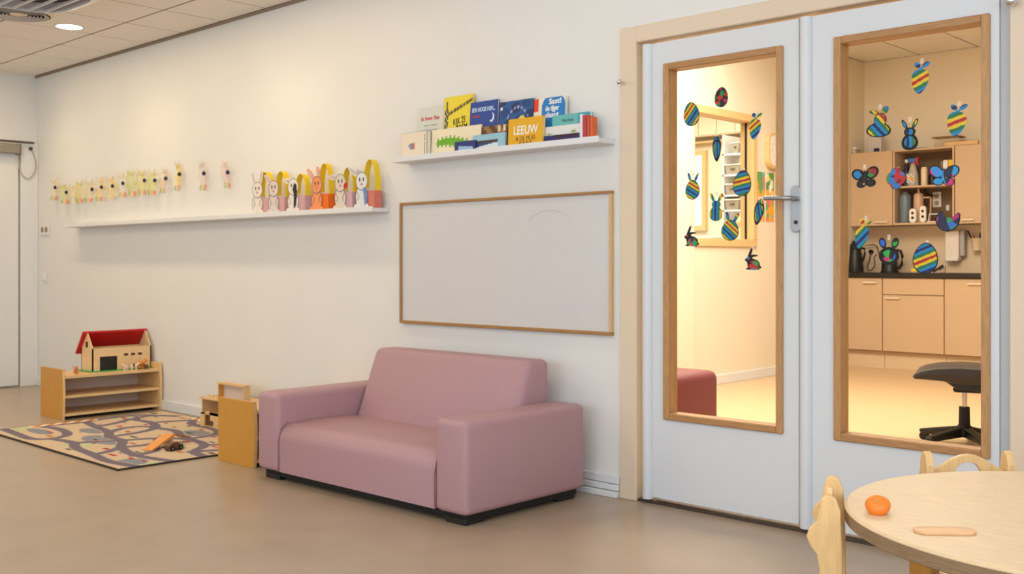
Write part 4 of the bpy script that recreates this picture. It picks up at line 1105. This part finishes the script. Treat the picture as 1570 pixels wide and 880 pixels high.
# toy barn with the near roof slope opened
ZT = .30
bn = thing('toy_barn', 'wooden toy barn with red roof on the low shelf', 'toy', (-4.50, -.475, ZT))
BL, BD = .445, .175      # along y, along x
box(-.01, -.03, 0, BD + .03, BL + .0, .006).build('green_base', GREEN, bn)
fw = hole_wall(0, BL, .006, .165, [(.055, .185, .006, .105), (.235, .268, .10, .118), (.288, .321, .10, .118), (.341, .374, .10, .118)], BD - .008, BD, 'x')
BARN = col('barn_wood', (232, 198, 150), .5, var=.05, scale=30)
fwo = fw.build('front_wall', BARN, bn)
for k in range(3): MB().cyl((BD - .0075, .2515 + .053 * k, .118), (BD - .0005, .2515 + .053 * k, .118), .0165, n=20).build('arched_window', col('window_dark', (70, 40, 26), .6), fwo)
box(0, 0, .006, .008, BL, .165).build('rear_wall', BARN, bn)
gab = [(0, .006), (BD, .006), (BD, .165), (BD / 2 + .004, .275), (BD / 2 - .004, .275), (0, .165)]
g0 = MB().prism(gab, 0, .008, 'xz').build('gable', BARN, bn)
MB().prism([(.07, .17), (.105, .17), (.105, .205), (.0875, .217), (.07, .205)], -.001, .0005, 'xz').build('loft_window', col('window_dark', (70, 40, 26), .6), g0)
MB().prism(gab, BL - .008, BL, 'xz').build('gable', BARN, bn)
MB().prism([(BD / 2 - .006, .285), (BD / 2 + .004, .272), (-.03, .118), (-.038, .128)], -.028, BL + .012, 'xz').build('roof_panel', RED, bn)
box(BD / 2 - .008, -.012, .272, BD / 2 + .006, BL + .012, .284).build('ridge_bar', RED, bn)
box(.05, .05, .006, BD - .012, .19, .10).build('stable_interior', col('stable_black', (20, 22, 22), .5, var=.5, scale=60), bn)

def beast(name, lab, x, y, z, rz, c, patch=None, s=.05):
    t = thing(name, lab, 'toy animal', (x, y, z), rz, 'toy animals on the low shelf')
    m = MB().ball((0, 0, s * .68), s * .34, 1.5, .8, .85)
    for sx in (-.34, .34):
        for sy in (-.15, .15): m.cyl((s * sx, s * sy, 0), (s * sx, s * sy, s * .6), s * .075, s * .11, 8)
    m.cyl((s * .4, 0, s * .72), (s * .68, 0, s * 1.0), s * .2, s * .15, 10).ball((s * .76, 0, s * 1.02), s * .18, 1.35, .85, .9, 10, 8)
    m.cyl((-s * .5, 0, s * .8), (-s * .62, 0, s * .35), s * .04, s * .025, 6)
    b_ = m.build('body', col('beast_' + c[0], c[1], .55), t, 60)
    for sy in (-1, 1): MB().ball((s * .66, s * .15 * sy, s * 1.16), s * .075, .7, 1, 1.3, 8, 6).build('ear', col('beast_' + c[0], c[1], .55), t, 60)
    if patch: MB().ball((-s * .05, -s * .03, s * .74), s * .32, .75, .98, .85, 10, 8).build('patch', col('beast_' + patch[0], patch[1], .55), t, 60)
    return t
beast('toy_animal', 'brown toy animal left of the toy barn', -4.30, -.60, ZT, R(-30), ('tan', (206, 140, 92)), None, .046)
beast('toy_animal', 'small tan toy animal behind the brown one by the barn', -4.36, -.575, ZT, R(200), ('tanpink', (222, 170, 130)), None, .04)
beast('toy_animal', 'white toy sheep in front of the barn', -4.27, -.255, ZT, R(-60), ('white', (236, 214, 200)), None, .042)
beast('toy_animal', 'black and white toy cow in front of the barn', -4.255, -.20, ZT, R(80), ('white', (236, 226, 220)), ('black', (30, 24, 24)), .044)
beast('toy_animal', 'orange brown toy horse in front of the barn', -4.275, -.145, ZT, R(90), ('orange', (216, 140, 50)), None, .06)
beast('toy_animal', 'dark brown toy pony at the right of the animals', -4.245, -.11, ZT, R(-70), ('brown', (120, 70, 44)), None, .036)

# toy garage with a tower, between the rug and the second shelf
tg = thing('toy_garage', 'wooden toy garage with arched gate and a tower', 'toy', (-3.245, -.255, .0), 0)
GW, GD, GH = .50, .225, .20
GZ = .011
fr_ = [(0, GZ), (.05, GZ)] + [(.05 + .035 - .035 * cos(R(180 * k / 10)), .075 + .04 * sin(R(180 * k / 10))) for k in range(11)] + [(.12, .055), (.16, .055), (.16, GZ), (GW, GZ), (GW, .10), (0, .10)]
MB().prism(fr_, 0, .01, 'xz').build('gate_panel', BIRCH, tg)
box(0, .01, GZ, .01, GD, GH).build('side_panel', BIRCH, tg); box(GW - .01, .01, GZ, GW, GD, GH).build('side_panel', BIRCH, tg)
box(.01, GD - .01, GZ, GW - .01, GD, GH).build('back_panel', BACKP, tg)
box(.01, .01, GZ, GW - .01, GD - .01, GZ + .006).build('floor_board', BIRCH, tg); box(.01, .0, .092, GW - .01, GD - .01, .10).build('deck', BIRCH, tg)
box(-.005, -.005, GH - .01, GW, GD, GH).build('roof_deck', BIRCH, tg)
for k in range(3): MB().cyl((.06 + .05 * k, .03, GH), (.06 + .05 * k, .03, GH + .02), .006, n=10).build('peg', BIRCH, tg)
box(.185, .02, GH, .195, .065, GH + .100).build('tower_side', HONEY, tg)
box(.475, .02, GH, .485, .065, GH + .100).build('tower_side', BIRCH, tg)
box(.18, .015, GH + .098, .49, .066, GH + .110).build('tower_roof', BIRCH, tg); box(.195, .055, GH, .475, .065, GH + .098).build('tower_back', BACKP, tg)

# ------------------------------------------------------------------ play rug with printed roads
RW, RD = 1.80, 1.22
roads = [[(0.02, .10), (.3, .08), (.55, .06), (.62, .16), (.55, .30), (.25, .36), (.04, .30)],
         [(.10, .60), (.35, .55), (.62, .52), (.80, .42), (.98, .44), (1.2, .30), (1.5, .24), (1.78, .30)],
         [(.62, .16), (.85, .20), (1.0, .12), (1.3, .10), (1.55, .06), (1.78, .10)],
         [(.80, .42), (.78, .62), (.70, .80), (.45, .90), (.20, .86), (.12, 1.05), (.30, 1.15)],
         [(.98, .44), (1.05, .62), (1.22, .74), (1.5, .70), (1.62, .52), (1.78, .50)],
         [(1.22, .74), (1.20, .95), (1.0, 1.05), (.70, 1.02), (.55, 1.15)],
         [(1.50, .70), (1.58, .92), (1.50, 1.10), (1.30, 1.14)], [(1.2, .95), (1.42, .90), (1.58, .92)], [(.35, .55), (.30, .72), (.20, .86)], [(1.2, .30), (1.24, .52), (1.05, .62)],
         [(.06, .30), (.10, .46), (.10, .60), (.04, .80), (.06, 1.0), (.12, 1.05)], [(.85, .20), (.92, .30), (.98, .44)], [(1.3, .10), (1.28, .2), (1.2, .30)],
         [(1.5, .24), (1.46, .40), (1.30, .46), (1.24, .52)], [(.70, .80), (.88, .84), (1.05, .76), (1.22, .74)], [(.45, .90), (.50, 1.02), (.55, 1.15)], [(.62, .52), (.52, .66), (.56, .80), (.70, .80)],
         [(1.0, 1.05), (1.10, 1.14), (1.3, 1.14)], [(1.62, .52), (1.70, .68), (1.72, .9), (1.58, .92)]]
lakes = [(.88, .36, .22, .10), (.50, .46, .14, .06), (1.05, .86, .13, .09), (1.66, .14, .10, .09), (1.42, .52, .09, .06), (.28, .22, .16, .05)]
rndr = random.Random(3)
cars = [(rndr.uniform(.05, 1.75), rndr.uniform(.05, 1.17), rndr.choice([(176, 40, 36), (70, 84, 50), (176, 40, 36), (190, 120, 50), (60, 60, 60)]), rndr.uniform(.014, .045), rndr.uniform(.008, .014)) for _ in range(70)]
def segd(px, py, a, b):
    vx, vy = b[0] - a[0], b[1] - a[1]; wx, wy = px - a[0], py - a[1]
    t_ = max(0, min(1, (wx * vx + wy * vy) / (vx * vx + vy * vy)))
    return math.hypot(wx - t_ * vx, wy - t_ * vy)
def smooth_poly(p):
    for _ in range(2):
        q_ = [p[0]]
        for a, b in zip(p, p[1:]):
            q_ += [(a[0] * .75 + b[0] * .25, a[1] * .75 + b[1] * .25), (a[0] * .25 + b[0] * .75, a[1] * .25 + b[1] * .75)]
        q_.append(p[-1]); p = q_
    return p
roads_s = [smooth_poly(r) for r in roads]
segs = [(a, b) for r in roads_s for a, b in zip(r, r[1:])]
cell = {}
for a, b in segs:
    for i in range(int((min(a[0], b[0]) - .07) * 10), int((max(a[0], b[0]) + .07) * 10) + 1):
        for j in range(int((min(a[1], b[1]) - .07) * 10), int((max(a[1], b[1]) + .07) * 10) + 1): cell.setdefault((i, j), []).append((a, b))
def rug_fn(u, v):
    x, y = u * RW, v * RD
    n1 = random.uniform(-7, 7)
    if min(x, RW - x, y, RD - y) < .012: return (52, 44, 40)
    if y > RD - .07 and (.45 < x < 1.0): return (206, 130, 60) if int((x + y) * 22) % 2 else (240, 222, 190)
    if x < .075 and .25 < y < .7: return (206, 130, 60) if int((x + y) * 22) % 2 else (240, 222, 190)
    d = min([segd(x, y, a, b) for a, b in cell.get((int(x * 10), int(y * 10)), [])] or [9])
    if d < .030: return (112 + n1 * 2, 100 + n1 * 2, 114 + n1 * 2)
    if d < .037: return (190, 178, 168)
    for cx, cy, c, w_, h_ in cars:
        if abs(x - cx) < w_ and abs(y - cy) < h_: return c
    for cx, cy, rx, ry in lakes:
        if ((x - cx) / rx) ** 2 + ((y - cy) / ry) ** 2 < 1: return (134 + n1, 136 + n1, 146 + n1)
    g = sin(x * 7.3 + 1) * sin(y * 9.1)
    if g > .72: return (186 + n1, 190 + n1, 150 + n1)
    return (204 + n1, 181 + n1, 154 + n1)
rg = thing('play_rug', 'children play rug printed with a purple grey road map', 'rug', (-4.07, -1.285, 0), R(-.4))
box(0, 0, .0005, RW, RD, .008, .003, 1).build('backing', col('rug_edge', (50, 42, 38), .9), rg)
panel('printed_pile', RW - .004, RD - .004, 300, 200, rug_fn, rg, .0092, RUGM, .002, .002, True)

# wooden ramp with a small vehicle lying on the rug
rp = thing('toy_ramp', 'orange wooden toy ramp lying on the play rug', 'toy', (-2.66, -.93, .0095), R(112))
MB().prism([(0, 0), (.012, 0), (.20, .055), (.20, .066), (.18, .066), (0, .006)], -.035, .035, 'xz').build('ramp_board', col('orange_wood', (226, 150, 74), .5, var=.06), rp)
box(.175, -.03, 0, .185, .03, .055).build('support', BIRCH, rp)
MB().prism([(.20, .058), (.20, .066), (.34, .03), (.34, .022)], -.03, .03, 'xz').build('rear_board', col('brown_wood', (176, 112, 60), .5, var=.06), rp)
tc_ = thing('toy_car', 'dark toy car with black wheels beside the wooden ramp', 'toy car', (-2.56, -.82, .0095), R(100))
MB().prism([(-.05, .012), (.05, .012), (.05, .03), (.03, .034), (.015, .048), (-.025, .048), (-.04, .034), (-.05, .032)], -.02, .02, 'xz', .003).build('body', col('car_brown', (110, 74, 48), .4), tc_)
for sx in (-.028, .03):
    for sy in (-.022, .022):
        w_ = MB().cyl((sx, sy - .005, .016), (sx, sy + .005, .016), .016, n=16).build('wheel', BLACK, tc_, 50)
        MB().cyl((sx, sy - .006, .016), (sx, sy + .006, .016), .006, n=10).build('hub', STEEL, w_)

# ------------------------------------------------------------------ ceiling fittings, far left
def downlight(x, y, lab, n):
    t = thing('downlight', lab, 'ceiling light', (x, y, H), 0, 'recessed downlights along the wall')
    MB().lathe([(.098, .0), (.098, -.004), (.086, -.006), (.084, .0)], n=32).build('trim_ring', WHITE, t, 40)
    MB().cyl((0, 0, -.0035), (0, 0, -.001), .084, n=32).build('lamp_disc', emit('lamp_glow', (255, 244, 224), 9.0), t)
    spot('downlight_beam', (x, y, H - .02), 20, (1.0, .74, .42)).parent = None
downlight(-4.28, -.66, 'round white recessed downlight glowing in the ceiling', 0)
downlight(-5.8, -.66, 'recessed downlight outside the frame near the far corner', 1)
downlight(-2.6, -.66, 'recessed downlight outside the frame over the rug', 2)
gr = thing('air_diffuser', 'round grey slatted air diffuser in the ceiling', 'ceiling vent', (-4.13, -1.06, H))
MB().lathe([(.215, 0), (.215, -.008), (.195, -.016), (.19, -.004)], n=40).build('rim', FRAMEM, gr, 40)
MB().cyl((0, 0, -.004), (0, 0, -.001), .19, n=36).build('dark_throat', col('throat', (60, 54, 52), .7), gr)
for k in range(6):
    r_ = .07 + .021 * k
    MB().lathe([(r_, -.012), (r_ + .007, -.020), (r_ + .008, -.018), (r_ + .001, -.010)], n=36).build('slat_ring', col('slat_grey', (196, 190, 186), .5), gr, 40)
MB().lathe([(0, -.016), (.055, -.014), (.058, -.006)], n=30).build('centre_disc', FRAMEM, gr, 40)
au = thing('ceiling_unit', 'white ceiling unit with rounded corners and a dark barred opening', 'ceiling unit', (-3.40, -1.34, H))
ho = rsq(.80, .80, .26); hi = rsq(.68, .68, .20)
mb = MB()
b = bmesh.new()
lv = []
for pts_, z_ in ((ho, 0), (ho, -.055), (hi, -.075), (hi, -.01)):
    lv.append([b.verts.new((p_[0], p_[1], z_)) for p_ in pts_])
for A, B in zip(lv, lv[1:]):
    for i in range(len(A)): b.faces.new((A[i], A[(i + 1) % len(A)], B[(i + 1) % len(B)], B[i]))
bmesh.ops.recalc_face_normals(b, faces=b.faces[:]); mb.add(b)
mb.build('housing', col('unit_white', (218, 216, 218), .4), au, 40)
MB().prism(hi, -.012, -.006, 'xy').build('dark_interior', col('unit_dark', (66, 58, 66), .6, var=.4, scale=8), au)
for k in range(7):
    yy = -.27 + .09 * k; ll = .335 if abs(yy) < .2 else .30
    box(-ll, yy - .006, -.074, ll, yy + .006, -.06).build('bar', _m['unit_white'], au)

# ------------------------------------------------------------------ round table, chairs, mandarin, board
TZ = .53
tb = thing('round_table', 'round pale plywood children table in the right foreground', 'table', (2.298, -1.344, 0))
MB().lathe([(0, TZ), (.515, TZ), (.5215, TZ - .004), (.5215, TZ - .006)], n=96).build('tabletop', TABLEM, tb, 30)
MB().lathe([(.5215, TZ - .006), (.5215, TZ - .032), (.515, TZ - .036), (0, TZ - .036)], n=96).build('table_edge', PLYEDGE, tb, 30)
for a in (98, 188, 278, 8):
    cx, cy = .36 * cos(R(a)), .36 * sin(R(a))
    box(cx - .026, cy - .026, 0, cx + .026, cy + .026, TZ - .036, .004, 1).build('leg', HONEY, tb)
MB().box(-.27, -.27, TZ - .09, .27, -.25, TZ - .036).box(-.27, .25, TZ - .09, .27, .27, TZ - .036).box(-.27, -.25, TZ - .09, -.25, .25, TZ - .036).box(.25, -.25, TZ - .09, .27, .25, TZ - .036).build('apron', HONEY, tb)

mo = thing('mandarin', 'orange mandarin fruit on the round table', 'fruit', (1.926, -1.612, TZ - .001))
mo.rotation_euler = (R(26), R(-12), R(43))
prof = [(0, .003)]
for k in range(1, 14):
    a = R(-90 + 180 * k / 14); rr = .027 * cos(a); prof.append((rr, .0205 + .0205 * sin(a) - (.009 * math.exp(-(rr / .010) ** 2) if a > 0 else 0)))
prof.append((0, .0325))
bm_ = MB().lathe(prof, n=28)
for v in bm_.bm.verts:
    an = math.atan2(v.co.y, v.co.x); v.co.x *= 1 + .05 * cos(3 * an); v.co.y *= 1 + .02 * sin(2 * an)
bm_.build('peel', mat('mandarin_peel', (240, 128, 34), .38, var=.06, scale=300, bump=.25), mo, 80)
MB().ball((-.002, .001, .0335), .0045, 1, 1, .45, 8, 6).build('stem_end', col('stem_pale', (190, 150, 80), .6), mo)
bd_ = MB()
outline = []
Lb, Wb = .062, .0235
for cx, a0 in ((Lb - Wb, -90), (-(Lb - Wb), 90)):
    for k in range(9):
        a = R(a0 + 180 * k / 8); outline.append((cx + Wb * cos(a), Wb * sin(a)))
bd_.prism(outline, 0, .007, 'xy', .002)
o = bd_.build('wooden_board', mat('board_wood', (222, 176, 128), .5, var=.06, scale=30, stretch=(1, 8, 8)), None, 30)
o.location = (2.098, -1.685, TZ); o.rotation_euler = (0, 0, math.atan2(.6843, .7292) - R(3)); tag(o, 'small oval wooden board lying on the round table', 'board')

def post_outline():
    # side panel seen from the side: +x is the front; scalloped rear edge, legs at the foot
    return [(-.008, 0), (.034, 0), (.032, .12), (.06, .17), (.17, .17), (.20, .12), (.215, 0), (.252, 0), (.236, .2), (.225, .265), (.06, .268), (.052, .33), (.050, .46), (.046, .53), (.036, .556), (.020, .565), (.006, .556), (.0, .53), (-.004, .505), (-.020, .488), (-.026, .470), (-.018, .450), (-.004, .432), (.002, .40), (.0, .36), (-.008, .33), (-.014, .30), (-.010, .2)]
def kid_chair(lab, x, y, rz):
    t = thing('toddler_chair', lab, 'chair', (x, y, 0), rz, 'wooden toddler chairs at the round table')
    w = .245
    for yy in (-w / 2, w / 2 - .022):
        MB().prism(post_outline(), yy, yy + .022, 'xz', .003).build('side_panel', CHAIRW, t)
    MB().box(.004, -w / 2 + .022, .255, .25, w / 2 - .022, .272, .004, 1).build('seat', CHAIRW, t)
    # curved top rail with a half-round hand hole
    n = 16; top = [(-w / 2 + .022 + (w - .044) * k / n, .512 + .044 * sin(pi * k / n) ** 1.3) for k in range(n + 1)]
    r_ = .038
    hole = [(r_ * cos(R(180 - 180 * k / 12)), .497 + r_ * 1.0 * sin(R(180 - 180 * k / 12))) for k in range(13)]
    b = [(-w / 2 + .022, .497)] + hole + [(w / 2 - .022, .497)]
    MB().prism(b + top[::-1], .012, .026, 'yz', .002).build('top_rail', CHAIRW, t)
    MB().box(.012, -w / 2 + .022, .40, .026, w / 2 - .022, .493, .002, 1).build('back_slat', CHAIRW, t)
    MB().box(.03, -w / 2 + .022, .12, .05, w / 2 - .022, .16).build('stretcher', CHAIRW, t)
    return t
kid_chair('wooden toddler chair at the left edge of the round table', 1.772, -1.572, R(24))
kid_chair('wooden toddler chair with an arched hand hole behind the round table', 1.851, -.892, R(-45))
